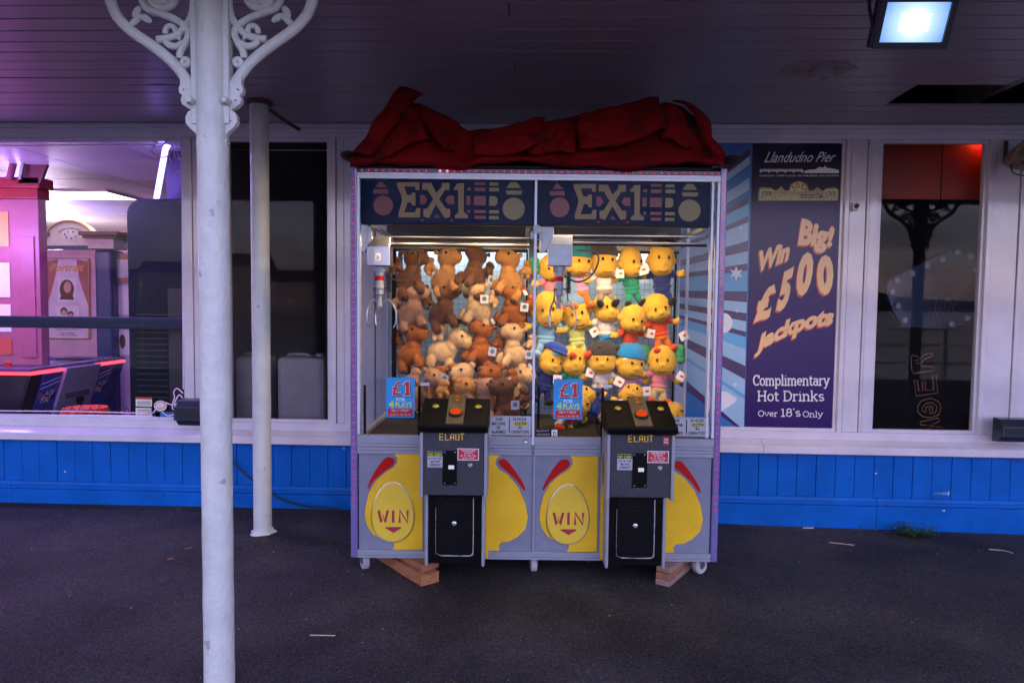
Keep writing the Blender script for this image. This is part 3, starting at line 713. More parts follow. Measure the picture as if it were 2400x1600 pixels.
# ------------------------------------------------------------------ inside the arcade
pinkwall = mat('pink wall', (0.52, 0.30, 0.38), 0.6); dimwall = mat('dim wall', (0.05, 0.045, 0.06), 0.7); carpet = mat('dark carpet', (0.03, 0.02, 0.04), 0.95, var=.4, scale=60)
iceil = mat('arcade ceiling panel', (0.62, 0.58, 0.62), 0.5, var=.06)
struct(bx('arcade_floor', carpet, (-9, 0.10, -0.02), (4.5, 7, 0.0)))
ic = struct(bx('arcade_ceiling', void, (-9, 0.10, 2.585), (4.5, 7, 2.65)))
for i in range(8):
    for j in range(8):
        x0, y0 = -9 + i * 0.84, 0.11 + j * .862
        if (i, j) in ((4, 3),): pass
        bx('panel', iceil, (x0 + .004, y0 + .006, 2.555), (x0 + .836, y0 + .856, 2.575), ic, bev=.003)
struct(bx('arcade_back_wall', pinkwall, (-9, 6.9, 0.0), (-2.2, 7, 2.555)))
struct(bx('arcade_side_wall', pinkwall, (-9.1, 0.1, 0.0), (-9, 7, 2.555)))
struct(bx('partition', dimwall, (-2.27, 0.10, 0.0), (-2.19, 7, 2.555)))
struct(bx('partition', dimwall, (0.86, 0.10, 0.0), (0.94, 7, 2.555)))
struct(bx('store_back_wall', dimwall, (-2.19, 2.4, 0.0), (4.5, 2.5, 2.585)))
struct(bx('partition', dimwall, (4.42, 0.10, 0.0), (4.5, 2.4, 2.585)))
zi = zoomer(0, 300, 2.24)
def ai(x, y, Y): return at(*zi(x, y), Y)

# ceiling light panel
a, c = ai(290, 372, 3.0), ai(665, 430, 2.45)
t = thing('ceiling_light', 'bright white fluorescent panel in the purple arcade ceiling', 'ceiling light', (-4.95, 2.75, 2.553))
bx('diffuser', emit('fluorescent diffuser', (1.0, 0.93, 0.82), 1.3), (-.42, -.26, -.014), (.42, .30, -.004), t)
for s in (-1, 1): bx('frame', steel, (-.45 if s < 0 else .42, -.29, -.016), (-.42 if s < 0 else .45, .33, -.001), t)
for s in (-1, 1): bx('frame', steel, (-.42, -.29 if s < 0 else .30, -.016), (.42, -.26 if s < 0 else .33, -.001), t)

# pillar with red capital, notices
pk = mat('magenta pillar paint', (0.36, 0.085, 0.15), 0.4); rd = mat('deep red paint', (0.32, 0.025, 0.03), 0.35)
t = thing('pink_pillar', 'square magenta pillar with a stepped red capital inside the arcade', 'pillar', (-4.30, 1.2, 0))
bx('shaft', pk, (-.62, 0, 0), (-.02, .10, 2.27), t, bev=.005)
bx('capital', rd, (-.66, -.03, 2.2705), (.00, .12, 2.36), t, bev=.006); bx('capital', rd, (-.70, -.05, 2.3605), (.03, .13, 2.45), t, bev=.006)
bx('panel_moulding', pk, (-.19, -.012, .9), (-.06, -.0005, 1.95), t, bev=.004)
paper = mat('white paper', (0.75, 0.72, 0.72), 0.7); gold = mat('gold trim', (0.55, 0.32, 0.10), 0.4, metal=.4)
for z0, z1, m_ in ((1.86, 2.16, gold), (1.42, 1.72, paper), (1.12, 1.36, paper), (.92, 1.06, redink)): bx('notice', m_, (-.40, -.008, z0), (-.285, -.0005, z1), t)
# tilted red board and tubes on top
t = thing('tilted_sign_board', 'dark red board leaning on two tubes above the pillar', 'sign board', (-4.24, 1.15, 2.455))
q0 = Vector((-4.24, 1.15, 2.455))
quad = [ai(95, 290, 1.15), ai(210, 290, 1.15), ai(270, 130, 1.15), ai(150, 100, 1.15)]
MB().prism([p - q0 + Vector((0, 0, .0)) for p in quad], (0, .03, 0)).build('board', mat('dull red board', (.22, .06, .07), .5), t)
MB().tube([ai(50, 270, 1.12) - q0, ai(95, 80, 1.12) - q0], .028, 10).build('tube', pk, t, smooth=True)
MB().tube([ai(105, 270, 1.11) - q0, ai(140, 105, 1.11) - q0], .016, 10).build('tube', steel, t, smooth=True)

# photo booth
pb_p = mat('booth pink board', (0.62, 0.40, 0.46), 0.5); navyb = mat('booth navy paint', (0.015, 0.025, 0.15), 0.25); ivory = mat('ivory paint', (0.72, 0.66, 0.60), 0.5); brown = mat('carved brown wood', (0.16, 0.08, 0.06), 0.5)
Y = 2.8; o = ai(365, 1195, Y)
t = thing('photo_booth', 'portrait photo booth with an arched ivory top and navy columns', 'photo booth', (o.x, Y, 0))
L = lambda x, y, Yy=Y: ai(x, y, Yy) - Vector((o.x, Y, 0))
def rect(nm, m_, x0, y0, x1, y1, d0, d1, par=None, bev=.004):
    p, r_ = L(x0, y0), L(x1, y1); return bx(nm, m_, (p.x, d0, p.z), (r_.x, d1, r_.z), par or t, bev)
p = L(215, 640); r_ = L(500, 640)
bx('board', pb_p, (p.x, 0, 0), (r_.x, .05, p.z), t)
r2_ = L(590, 640); bx('column', navyb, (r_.x + .002, -.03, 0), (r2_.x, .25, r2_.z), t, bev=.03); bx('column', navyb, (L(200, 640).x - .05, -.03, 0), (p.x - .002, .25, p.z), t, bev=.02)
rect('lintel', navyb, 205, 618, 500, 639, -.03, .2)
ar = [(365 + 130 * math.cos(a), 600 - 113 * math.sin(a)) for a in [math.pi * k / 20 for k in range(21)]]
MB().prism([L(x, y) for x, y in [(495, 617)] + ar + [(235, 617)]], (0, .12, 0)).build('arch', ivory, t)
MB().tube([L(x, y) + Vector((0, -.01, 0)) for x, y in ar], .012, 8).build('arch_trim', gold, t)
pal = MB(); pal.add([L(x, y) + Vector((0, -.004, 0)) for x, y in circle(372, 562, 42, 20, 26)], [tuple(range(20))]); pal.build('palette_emblem', mat('emblem white', (.7, .68, .7), .5), t, fix=False)
for k in range(6): 
    a = math.pi * (0.15 + k * .3); b = MB(); b.add([L(x, y) + Vector((0, -.006, 0)) for x, y in circle(372 + 30 * math.cos(a), 562 + 18 * math.sin(a), 5, 8)], [tuple(range(8))]); b.build('paint_dab', [redink, r2, grn, blk, gold, navy][k], t, fix=False)
lettering(t, blk, [('PORTRAITS', lambda u, v: (372 - (52 + 10 * v) * math.cos(math.pi * u), 562 - (32 + 8 * v) * math.sin(math.pi * (.1 + .8 * u))), .01)], lambda x, y: L(x, y) + Vector((0, -.005, 0)))
for x0, x1 in ((195, 262), (440, 645)):
    rect('cornice', brown, x0, 546, x1, 568, -.10, .24); rect('cornice', brown, x0 + 12, 569, x1 - 14, 582, -.07, .22); rect('capital', ivory, x0 + 36 if x0 > 300 else x0, 583, x1 - 34, 636, -.05, .2)
pos = rect('poster', mat('booth poster paper', (.66, .58, .66), .4), 248, 684, 472, 1104, -.014, -.004)
for pth in ([(248, 684), (472, 684), (472, 1104), (248, 1104)],): MB().tube([L(x, y) + Vector((0, -.016, 0)) for x, y in pth], .010, 6, closed=True, nor=(0, 1, 0)).build('picture_frame', gold, t)
cur = mat('curtain print', (.40, .12, .12), .5); fnp = lambda d: (lambda x, y: L(x, y) + Vector((0, d, 0)))
b = MB(); flatpoly(b, [(252, 700), (310, 690), (300, 760), (275, 860), (256, 920)], fnp(-.016)); flatpoly(b, [(468, 700), (405, 690), (420, 790), (450, 880), (468, 930)], fnp(-.016)); b.build('curtain', cur, pos, fix=False)
lettering(pos, gold, [('Portrait', (268, 752, 446, 712), .02, .3)], fnp(-.017))
ph = mat('photo paper', (.75, .72, .74), .4); hair = mat('print dark brown', (.10, .035, .025), .5); skin = mat('print skin', (.62, .36, .27), .5)
b = MB(); flatpoly(b, [(308, 784), (405, 784), (405, 914), (308, 914)], fnp(-.0165)); flatpoly(b, [(300, 935), (420, 935), (420, 1010), (300, 1010)], fnp(-.0165)); b.build('photo', ph, pos, fix=False)
b = MB(); flatpoly(b, circle(356, 846, 38, 20, 50), fnp(-.0172)); flatpoly(b, [(318, 900), (330, 868), (385, 868), (394, 902)], fnp(-.0171)); flatpoly(b, circle(341, 962, 19, 16, 22), fnp(-.0172)); flatpoly(b, circle(376, 976, 17, 16, 16), fnp(-.0172)); b.build('print_hair', hair, pos, fix=False)
b = MB(); flatpoly(b, circle(360, 836, 20, 16, 30), fnp(-.0178)); flatpoly(b, circle(341, 970, 13, 14, 16), fnp(-.0178)); flatpoly(b, circle(376, 984, 12, 14, 12), fnp(-.0178)); b.build('print_face', skin, pos, fix=False)
lettering(pos, blk, [('the finest portraits you will ever see', (298, 1062, 420, 1052)), ('look no further', (322, 1080, 398, 1070)), ('you deserve the best', (300, 1090, 414, 1082))], fnp(-.017))

# framed prints board to its right
t2 = thing('display_board', 'lilac display board with a framed picture and sketches beside the booth', 'display board', (L(620, 660).x + o.x, 2.9, 0))
q = Vector((L(620, 660).x + o.x, 2.9, 0))
def rect2(nm, m_, x0, y0, x1, y1, d0, d1):
    p, r_ = ai(x0, y0, 2.9) - q, ai(x1, y1, 2.9) - q; return bx(nm, m_, (p.x, d0, p.z), (r_.x, d1, r_.z), t2, .003)
p, r_ = ai(592, 655, 2.9) - q, ai(720, 655, 2.9) - q
bx('board', mat('lilac board', (.48, .42, .56), .5), (p.x, 0, 0), (r_.x, .05, p.z), t2)
rect2('picture_frame', mat('warm wood frame', (.34, .13, .05), .4), 600, 668, 700, 810, -.03, -.001); rect2('picture', mat('pale print', (.45, .55, .52), .3), 622, 690, 700, 788, -.034, -.031)
rect2('sketch', paper, 612, 828, 690, 980, -.006, -.001); rect2('sketch', paper, 612, 1060, 690, 1190, -.006, -.001)
MB().ell(ai(645, 1120, 2.9) - q + Vector((0, -.0065, 0)), (.035, .001, .08), None, 14, 8).build('drawing', hair, t2)
t3 = thing('booth_header', 'second arched ivory booth header half hidden by the dark cabinet', 'booth header', (q.x, 2.95, 0))
p, r_ = ai(612, 570, 2.95) - Vector((q.x, 2.95, 0)), ai(720, 630, 2.95) - Vector((q.x, 2.95, 0))
MB().prism([(p.x, 0, r_.z), (r_.x, 0, r_.z), (r_.x, 0, p.z + .06), (p.x + .08, 0, p.z + .05), (p.x, 0, p.z)], (0, .1, 0)).build('arch', ivory, t3)
MB().tube([(p.x, -.01, p.z), (p.x + .08, -.01, p.z + .05), (r_.x, -.01, p.z + .06)], .01, 6).build('arch_trim', gold, t3)
lettering(t3, r2, [('PO', (622, 606, 668, 582), .02)], lambda x, y: ai(x, y, 2.945) - Vector((q.x, 2.95, 0)))

# dark cabinet, neon, hand rail
cab = mat('dark cabinet', (0.005, 0.010, 0.017), 0.6, var=.2, spec=.1)
t = thing('tall_cabinet', 'tall dark blue black cabinet with a rounded shoulder inside the left window', 'cabinet', (-3.09, 0.45, 0))
sh = [(0, 0), (0.80, 0), (0.80, 2.17), (.12, 2.17)] + [(.12 - .12 * math.sin(a), 2.05 + .12 * math.cos(a)) for a in [R(90) * k / 6 for k in range(1, 7)]]
MB().prism([(x, 0, z) for x, z in sh], (0, .9, 0)).build('body', cab, t, bev=.01)
for k in range(16): bx('vent_slat', black, (.06, -.006, .62 + k * .045), (.30, -.0005, .63 + k * .045), t)
bx('vent_panel', black, (.31, -.004, .3), (.55, -.0005, 1.5), t)
bd_ = thing('dark_board', 'dark violet board standing on the tall cabinet beside the neon tube', 'board', (-2.86, .60, 2.18)); bx('panel', mat('dark violet board', (.02, .012, .07), .5), (0, 0, 0), (.50, .03, .37), bd_)
t = thing('neon_tube', 'upright violet neon tube glowing above the dark cabinet', 'neon light', (-2.83, 0.52, 2.18))
a, c = ai(880, 46, .40), ai(820, 378, .52)
o_ = Vector((-2.83, .52, 2.18))
MB().tube([c - o_, c - o_ + (a - c) * .8, a - o_ + Vector((0, 0, -.06))], .021, 10).build('tube', emit('violet neon', (0.30, 0.22, 1.0), 2.2), t, smooth=True)
MB().lathe([(.03, 0), (.03, .03)], 12, c - o_ + Vector((0, 0, -.028))).build('holder', black, t)
rail = mat('dark blue rail', (0.012, 0.024, 0.060), 0.5, spec=.2)
t = thing('hand_rail', 'dark flat handrail running across inside the left windows', 'handrail', (-3.2, 0.2, 1.2))
bx('bar', rail, (-1.6, 0, .0), (.86, .05, .085), t, bev=.01)
for x in (-1.55, .84): bx('upright', rail, (x, .052, -1.2), (x + .03, .09, .06), t)

# air hockey table
tx, ty, tz = -3.98, 0.6, 0.845
hk = thing('air_hockey_table', 'blue and purple air hockey table edged with red light strips', 'air hockey table', (tx, ty, 0))
hb = mat('table blue panel', (0.05, 0.07, 0.50), 0.3); hg = mat('table grey panel', (0.42, 0.34, 0.52), 0.4); hd = mat('table dark plastic', (0.02, 0.012, 0.03), 0.3); hl = emit('red light strip', (1.0, 0.045, 0.07), 1.1); htop = mat('table top', (.10, .06, .16), .2)
Lx, Ly = 1.5, 1.22
MB().prism([(-Lx, 0, .30), (-.30, 0, .30), (-.30, Ly, .30), (-Lx, Ly, .30)], (0, 0, .535)).build('tub', hd, hk)
MB().prism([(-.30, 0, .30), (-.17, 0, .30), (-.012, 0, tz - .04), (-.012, 0, tz - .01), (-.30, 0, tz - .01)], (0, -.004, 0)).build('end_panel', hd, hk)
bx('rim', htop, (-Lx, -.02, tz - .008), (.02, .10, tz + .018), hk, bev=.01); bx('rim', htop, (-.08, .1005, tz - .008), (.02, Ly + .02, tz + .018), hk, bev=.01); bx('rim', htop, (-Lx, Ly - .1, tz - .008), (-.0805, Ly + .02, tz + .018), hk, bev=.01)
bx('playfield', htop, (-Lx, .10, tz - .04), (-.08, Ly - .1, tz - .03), hk)
bx('light_strip', hl, (-Lx, -.026, tz - .034), (.015, -.0005, tz - .012), hk); bx('light_strip', hl, (.0005, -.02, tz - .034), (.026, .36, tz - .012), hk); bx('light_strip', hl, (.0005, .80, tz - .034), (.026, Ly, tz - .012), hk)
def slope(nm, m_, y0, y1, z1, z0, d=.012):   # panel on the leaning long side
    k = lambda z: -.16 * ((tz - .04) - z) / .5
    return MB().prism([(k(z1) + d, y0, z1), (k(z1) + d, y1, z1), (k(z0) + d, y1, z0), (k(z0) + d, y0, z0)], (-.03, 0, 0)).build(nm, m_, hk, bev=.004)
zt_, zb_ = tz - .04, .30
slope('side_panel', hd, 0, .14, zt_, zb_, .006); slope('side_panel', hb, .145, .37, zt_, zb_); slope('speaker_panel', hg, .375, .83, tz - .012, .34, .035); slope('side_panel', hb, .835, 1.05, zt_, zb_); slope('side_panel', mat('table indigo', (.05, .04, .28), .3), 1.055, Ly, zt_, .36)
kx = lambda z: -.16 * ((tz - .04) - z) / .5
fs = lambda d: (lambda y, z: Vector((kx(z) + d, y, z)))
pk_ = mat('table pink stripe', (.55, .12, .30), .4)
for y0 in (.15, .84):
    b = MB(); f_ = fs(.0145)
    b.add([f_(y0, .65), f_(y0 + .13, .59), f_(y0 + .20, .73), f_(y0 + .20, .70), f_(y0 + .13, .55), f_(y0, .60)], [(0, 1, 4, 5), (1, 2, 3, 4)]); b.build('stripe', pk_, hk, fix=False)
    b = MB(); b.tube([f_(y0, .72), f_(y0 + .21, .76)], .003, 6); b.tube([f_(y0, .68), f_(y0 + .21, .73)], .003, 6); b.build('stripe', whiteink, hk, fix=False)
    b = MB(); b.add([fs(.0142)(y0 + .11 + .085 * math.cos(a), .61 + .04 * math.sin(a)) for a in [2 * math.pi * k / 20 for k in range(20)]], [tuple(range(20))]); b.build('badge', navyb, hk, fix=False)
    lettering(hk, whiteink, [('AIR', (y0 + .05, .615, y0 + .17, .66), .03, .2), ('FX', (y0 + .03, .56, y0 + .14, .608), .03, .2)], fs(.0165))
for k in range(4): bx('vent_slat', hd, (kx(.60) + .037, .44, .60 - k * .012), (kx(.60) + .040, .76, .606 - k * .012), hk)
MB().lathe([(.05, .0), (.05, .006)], 20, (kx(.53) + .036, .66, .53), axis='x').build('speaker_hole', black, hk)
arc_ = [(-Lx, 0)] + [(-Lx + (Lx - .25) * k / 14, .26 * math.cos(math.pi / 2 * (k / 14) ** 1.5)) for k in range(15)]
MB().prism([(x, Ly * .55, tz + .02 + z) for x, z in arc_], (0, .012, 0)).build('guard', mat('table purple guard', (.10, .05, .22), .25), hk)
mal = thing('puck_mallet', 'red round mallet lying on the air hockey table', 'mallet', (-4.30, 0.79, tz - .03))
MB().lathe([(.05, 0), (.055, .012), (.05, .03), (.022, .034), (.020, .065), (.024, .075), (.012, .083)], 20).build('body', mat('red plastic', (.6, .02, .02), .3), mal, smooth=40)
q = ai(430, 1525, .32)
rb = thing('red_stool', 'low bright red padded stool by the window bottom', 'stool', (q.x, .36, 0))
MB().lathe([(.15, .50), (.165, .515), (.165, .575), (.15, .60), (.02, .605)], 24).build('seat', mat('red vinyl', (.75, .05, .03), .35), rb, smooth=40)
MB().lathe([(.03, .02), (.03, .495)], 12).build('leg', steel, rb); MB().lathe([(.14, 0), (.13, .018), (.03, .02)], 20).build('base', steel, rb)

# wire leaflet rack along the sill, stickers and etched border on the glass
b = MB(); n_ = 26
for k in range(n_):
    x0 = -4.2 + k * .065 * 1.02
    p0, p1 = Vector((x0, .11, .585)), Vector((x0 + .033, .11, .645 if k % 2 else .66))
    b.tube([p0, p1, p0 + Vector((.066, 0, 0))], .0028, 5)
b.tube([(-4.2, .11, .583), (-2.46, .11, .583)], .004, 6)
tag(b.build('wire_rack', black), 'black zigzag wire rack along the foot of the left window', 'rack')
def sticker(label, pts):
    t = thing('window_sticker', label, 'sticker', tuple(ai(pts[0][0], pts[0][2], .0345)))
    o = t.location.copy()
    for x0, x1, y0, y1, m_ in pts:
        p, r_ = ai(x0, y0, .0345) - o, ai(x1, y1, .0345) - o
        d = 0 if m_ is not redink else -.0008
        bx('print', m_, (p.x, d, r_.z), (r_.x, d + .0006, p.z), t)
    return t
st = sticker('white notice sticker with a red heading on the left window', [(712, 798, 1412, 1462, paper), (712, 798, 1412, 1424, redink), (712, 795, 1468, 1516, paper)])
b = MB(); f_ = lambda x, y: ai(x, y, .0338) - st.location
for y in (1434, 1442, 1450, 1478, 1486, 1494, 1502): flatpoly(b, [(720, y), (790, y), (790, y + 3), (720, y + 3)], f_)
b.build('small_print', blk, st, fix=False)
st = thing('window_sticker', 'round white badge sticker low on the left window', 'sticker', tuple(ai(842, 1460, .0345)))
MB().prism([ai(x, y, .0345) - st.location for x, y in circle(842, 1458, 34, 24, 28)], (0, .0006, 0)).build('print', paper, st)
MB().tube([ai(x, y, .0342) - st.location for x, y in circle(842, 1455, 25, 20, 18)], .003, 6, flat=.0005, nor=(0, 1, 0), closed=True).build('ring', redink, st)
sticker('blue strip sticker beside the round badge on the left window', [(812, 955, 1488, 1518, r2), (814, 840, 1490, 1514, paper)])
etch = mat('etched border', (0.85, 0.66, 0.90), 0.6)
def strokes(paths, r, Y, parent, nm='line', close=False):
    for pth in paths:
        MB().tube(smoothpath([ai(x, y, Y) - parent.location for x, y in pth], 5), r, 6, flat=.0006, nor=(0, 1, 0)).build(nm, etch, parent, fix=False)
t = thing('etched_border', 'pale etched double line border with scroll corners on the left window glass', 'window decoration', tuple(ai(480, 80, .0345)))
strokes([[(-60, 74), (400, 72), (795, 70), (805, 92), (840, 96), (870, 75), (895, 70), (925, 62), (965, 62)], [(-60, 92), (400, 90), (782, 88), (795, 120), (830, 150), (870, 152), (895, 130)],
         [(840, 100), (870, 80), (900, 90), (915, 115), (915, 150), (940, 165)], [(925, 108), (950, 112), (964, 140), (966, 185), (945, 165), (925, 118)], [(905, 115), (888, 140), (895, 175), (898, 205), (915, 225), (945, 228), (965, 212)],
         [(955, 228), (957, 600), (960, 1000), (962, 1370)], [(-60, 1483), (400, 1487), (720, 1495), (800, 1495), (830, 1440)], [(-60, 1503), (400, 1506), (800, 1510)],
         [(962, 1392), (930, 1366), (912, 1385), (916, 1412), (908, 1440), (905, 1470), (920, 1478), (918, 1440), (940, 1400), (960, 1420)], [(870, 1440), (905, 1452), (945, 1440)], [(850, 1490), (880, 1508), (915, 1500), (925, 1470)]], .0042, .0340, t)

# store room behind the second window
tub = mat('white plastic can', (0.26, 0.24, 0.26), 0.5)
for (x0, x1, y0), lab in (((520, 612, 818), 'pale plastic drum behind the slim post in the dark window'), ((634, 745, 820), 'pale plastic drum with a flat cap in the dark window by the white frame')):
    a, c = at(x0, y0, .28), at(x1, 990, .28)
    t = thing('plastic_drum', lab, 'drum', ((a.x + c.x) / 2, .40, .30), group='drums in the dark store room')
    w = (c.x - a.x) / 2; h = a.z - .30
    MB().box(-w, -.12, 0, w, .12, h).build('body', tub, t, bev=.035)
    MB().lathe([(.03, h), (.03, h + .02), (.02, h + .024)], 16, (w - .07, 0, 0)).build('cap', tub, t, smooth=40)
    MB().tube(smoothpath([(-w + .05, 0, h - .005), (-w + .06, 0, h + .012), (.0, 0, h + .014), (.04, 0, h - .005)]), .010, 8).build('handle', tub, t, smooth=True)
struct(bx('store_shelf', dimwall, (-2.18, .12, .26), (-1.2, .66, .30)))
tag(MB().tube([at(520, 344, .2), at(760, 346, .2)], .004, 6).build('curtain_wire', steel), 'thin bright wire stretched across the top of the dark window', 'wire')
vg = emit('violet strip', (.14, .08, 1.0), .5)
t = thing('violet_lamp', 'small violet strip lamp inside the dark store room', 'lamp', (-1.25, .14, 2.50)); bx('tube', vg, (-.10, 0, 0), (.25, .02, .02), t); bx('holder', black, (-.12, .0, .0205), (.27, .03, .05), t)

# behind the red topped window
redp = mat('red signboard', (.40, .035, .012), .45, var=.1)
t = thing('red_signboard', 'dull red fascia board hung across the top of the right window', 'sign board', (2.6, .16, 2.1))
a, m0, c = at(2010, 300, .16), at(2160, 458, .16), at(2300, 458, .16)
bx('panel', redp, (a.x - 2.6 - .1, 0, m0.z - 2.1), (m0.x - 2.6 - .004, .03, .45), t, bev=.002); bx('panel', redp, (m0.x - 2.6 + .004, 0, m0.z - 2.1), (c.x - 2.6 + .35, .03, .45), t, bev=.002)
bx('seam', black, (m0.x - 2.604, .01, m0.z - 2.1), (m0.x - 2.596, .028, .45), t)
t = thing('red_lamp', 'small red lamp glowing beside the red fascia board', 'lamp', (2.99, .085, 2.540)); MB().ell((0, 0, 0), (.018, .018, .018)).build('bulb', emit('red bulb', (1, .10, .03), 22), t); MB().lathe([(.012, .018), (.012, .05)], 10).build('socket', black, t)
zr = zoomer(2040, 300, 2.0635)
tubm = mat('unlit neon outline', (0.34, 0.17, 0.09), .4)
t = thing('neon_letters', 'unlit outlined neon letters running up the dark right window', 'neon sign', tuple(at(*zr(270, 1300), .30)))
o_ = t.location.copy()
def outl(pts, nm='letter'): MB().tube([at(*zr(x, y), .30) - o_ for x, y in pts], .0035, 6, closed=True).build(nm, tubm, t, smooth=True)
outl([(195, 1112), (200, 1100), (225, 1102), (240, 1118), (260, 1095), (302, 1088), (302, 1100), (262, 1118), (246, 1134), (246, 1150), (308, 1156), (308, 1172), (212, 1186), (200, 1170)])
outl([(222, 1140), (236, 1138), (232, 1122), (214, 1122)])
outl([(210, 1220), (226, 1218), (234, 1272), (254, 1270), (250, 1226), (264, 1224), (268, 1268), (306, 1266), (300, 1198), (318, 1196), (326, 1280), (222, 1296)])
outl([(228, 1346), (246, 1318), (292, 1306), (330, 1322), (342, 1350), (330, 1386), (290, 1400), (250, 1394), (230, 1372)]); outl([(250, 1352), (270, 1330), (300, 1328), (322, 1346), (316, 1374), (290, 1382), (284, 1352), (296, 1350), (300, 1370), (304, 1352), (286, 1340), (268, 1352), (268, 1372), (254, 1370)])
outl([(240, 1420), (330, 1402), (334, 1416), (290, 1440), (345, 1446), (360, 1470), (320, 1476), (262, 1480), (258, 1466), (300, 1440), (244, 1434)])
bs = mat('faded blue signboard', (.06, .09, .16), .3); bulb = mat('frosted bulb', (.55, .55, .6), .25)
t = thing('bulb_sign', 'tilted blue sign with a border of unlit round bulbs inside the right window', 'sign', tuple(at(*zr(330, 780), .55)))
o_ = t.location.copy(); gp = lambda x, y, Y=.55: at(*zr(x, y), Y) - o_
MB().prism([gp(x, y) for x, y in [(80, 745), (110, 722), (400, 580), (440, 570), (480, 585), (505, 625), (545, 740), (560, 800), (530, 900), (480, 945), (380, 975), (150, 960), (100, 860), (80, 800)]], (0, .05, 0)).build('board', bs, t, bev=.005)
for x, y in ((100, 790), (125, 738), (198, 704), (272, 668), (345, 638), (420, 603), (480, 622), (508, 692), (535, 760), (128, 862), (160, 930), (390, 950), (465, 920)): MB().ell(gp(x, y) + Vector((0, -.012, 0)), (.025, .022, .025), None, 14, 8).build('bulb', bulb, t, smooth=True)
lettering(t, mat('sign dull red', (.16, .06, .07), .4), [('OPEN', ((262, 800), (440, 715), (420, 655), (250, 740)), .01)], lambda x, y: gp(x, y, .547))
for k in range(9):
    x = 270 + k * 26; MB().tube([gp(x, 940 - k * 12, .546), gp(x + 30, 830 - k * 12, .546)], .004, 6).build('stripe', mat('sign dull red', (.16, .06, .07), .4), t)

# arcade lamps out of view further in
def lamp(nm, loc, col, e, size, rot=None, shape='POINT'):
    d = bpy.data.lights.new(nm, shape); d.energy = e * LAMP; d.color = col
    if shape == 'AREA': d.shape = 'RECTANGLE'; d.size, d.size_y = size
    else: d.shadow_soft_size = size
    o = bpy.data.objects.new(nm, d); COL.objects.link(o); o.location = loc
    if rot: o.rotation_euler = rot
    return o
lamp('arcade_magenta_lamp', (-5.6, .75, 2.1), (1.0, 0.42, 0.74), 10, .25)
lamp('unseen_violet_lamp', (-6.3, 3.6, 2.1), (0.50, 0.36, 1.0), 34, .25)
lamp('arcade_warm_lamp', (-6.9, 4.8, 2.0), (1.0, 0.80, 0.70), 26, .25)

t = thing('violet_fill', 'added unseen violet light above the left window inside the arcade', 'strip light', (-3.6, .16, 2.535))  # unseen violet fill, added to light the hockey table side and the booth
bx('tube', emit('violet fill tube', (.45, .22, 1.0), 2.5), (-.5, 0, 0), (.5, .02, .015), t); bx('holder', black, (-.52, .0, .0155), (.52, .03, .019), t)
lamp('violet_fill_lamp', (-3.55, .17, 2.53), (.50, .28, 1.0), 15.0, (.8, .03), (0, 0, 0), 'AREA')
lamp('unseen_violet_lamp', (-4.75, .6, 1.9), (.50, .28, 1.0), 12, .2)  # unseen fill added to brighten the ceiling, pillar and hockey table
# ------------------------------------------------------------------ the claw machine
mc = thing('claw_machine', 'double claw crane machine with yellow and grey panels and red light strips', 'claw machine', tuple(MO), MYAW)
alu_lit = mat('sky lit aluminium', (0.56, 0.62, 0.72), 0.35, metal=.15, var=.06, scale=14)  # same metal as alu, coloured lighter for the extra sky it mirrors
alu = mat('shaded aluminium', (0.27, 0.30, 0.37), 0.38, metal=.15, var=.07, scale=14, stretch=(.5, 1, 6))  # darker copy of the frame metal, for parts that catch less sky
lav = mat('lavender light channel', (0.15, 0.13, 0.34), 0.25, var=.08, coat=.5); greyp = mat('grey laminate', (0.185, 0.21, 0.28), 0.5, spec=.2, var=.10, scale=14, spots=(.19, .21, .28), spot_scale=7, spot_cut=.62)
yel = mat('yellow laminate', (0.70, 0.45, 0.018), 0.42, var=.12, scale=6, spec=.3, spots=(.44, .27, .02), spot_scale=30, spot_cut=.70); redl = mat('red laminate', (0.42, 0.008, 0.008), 0.5, var=.06, spec=.12); mag = mat('egg red lettering', (.36, .02, .055), .4)
eggy = mat('egg yellow plastic', (0.70, 0.52, 0.05), 0.2, var=.05, coat=.6); gun = mat('speckled gunmetal', (0.038, 0.042, 0.058), 0.5, spec=.25, var=.5, scale=160, bump=.5, bscale=260)
blkm = mat('black steel', (0.003, 0.003, 0.004), 0.45, var=.3, spec=.10); inner = mat('machine inner grey', (0.20, 0.21, 0.25), .6); acr = glass('machine glass', (.96, .97, .98), .0004, gloss=.08)
led = emit('red diode', (1.0, 0.012, 0.022), .34); led_hi = emit('bright red diode', (1.0, 0.06, 0.06), 1.6)
UL, UR = -.948, .952
bx('cabinet', greyp, (-.905, .006, .092), (.91, .88, .70), mc)
bx('machine_floor', mat('black rubber mat', (.02, .02, .022), .8), (-.90, .02, .7005), (.905, .86, .712), mc)
bx('roof', blkm, (UL, .0, 2.086), (UR, .90, 2.105), mc, .003)
bx('back_panel', mat('pale blue back panel', (.62, .74, .84), .5), (-.93, .885, .70), (.935, .90, 2.085), mc)
for u0, u1 in ((-.90, -.032), (.014, .90)): bx('upper_back', mat('dark inner board', (.012, .016, .026), .35), (u0, .74, 1.803), (u1, .75, 2.0855), mc)
for u0, u1 in ((UL, UL + .036), (UR - .036, UR)): bx('light_channel', lav, (u0, -.004, .088), (u1, .05, 2.104), mc, .008)
bx('light_channel', mat('dark violet channel', (.06, .05, .13), .3), (UL + .0365, -.003, 2.064), (UR - .0365, .03, 2.0855), mc, .002)
for u in (UL + .018, UR - .018):
    b = MB(); z = .36
    while z < 2.06: b.ell((u, -.0055, z), (.0042, .003, .0042), None, 8, 6); z += .0362
    stuff(b.build('light_strip', led, mc, smooth=True))
b, b2 = MB(), MB()
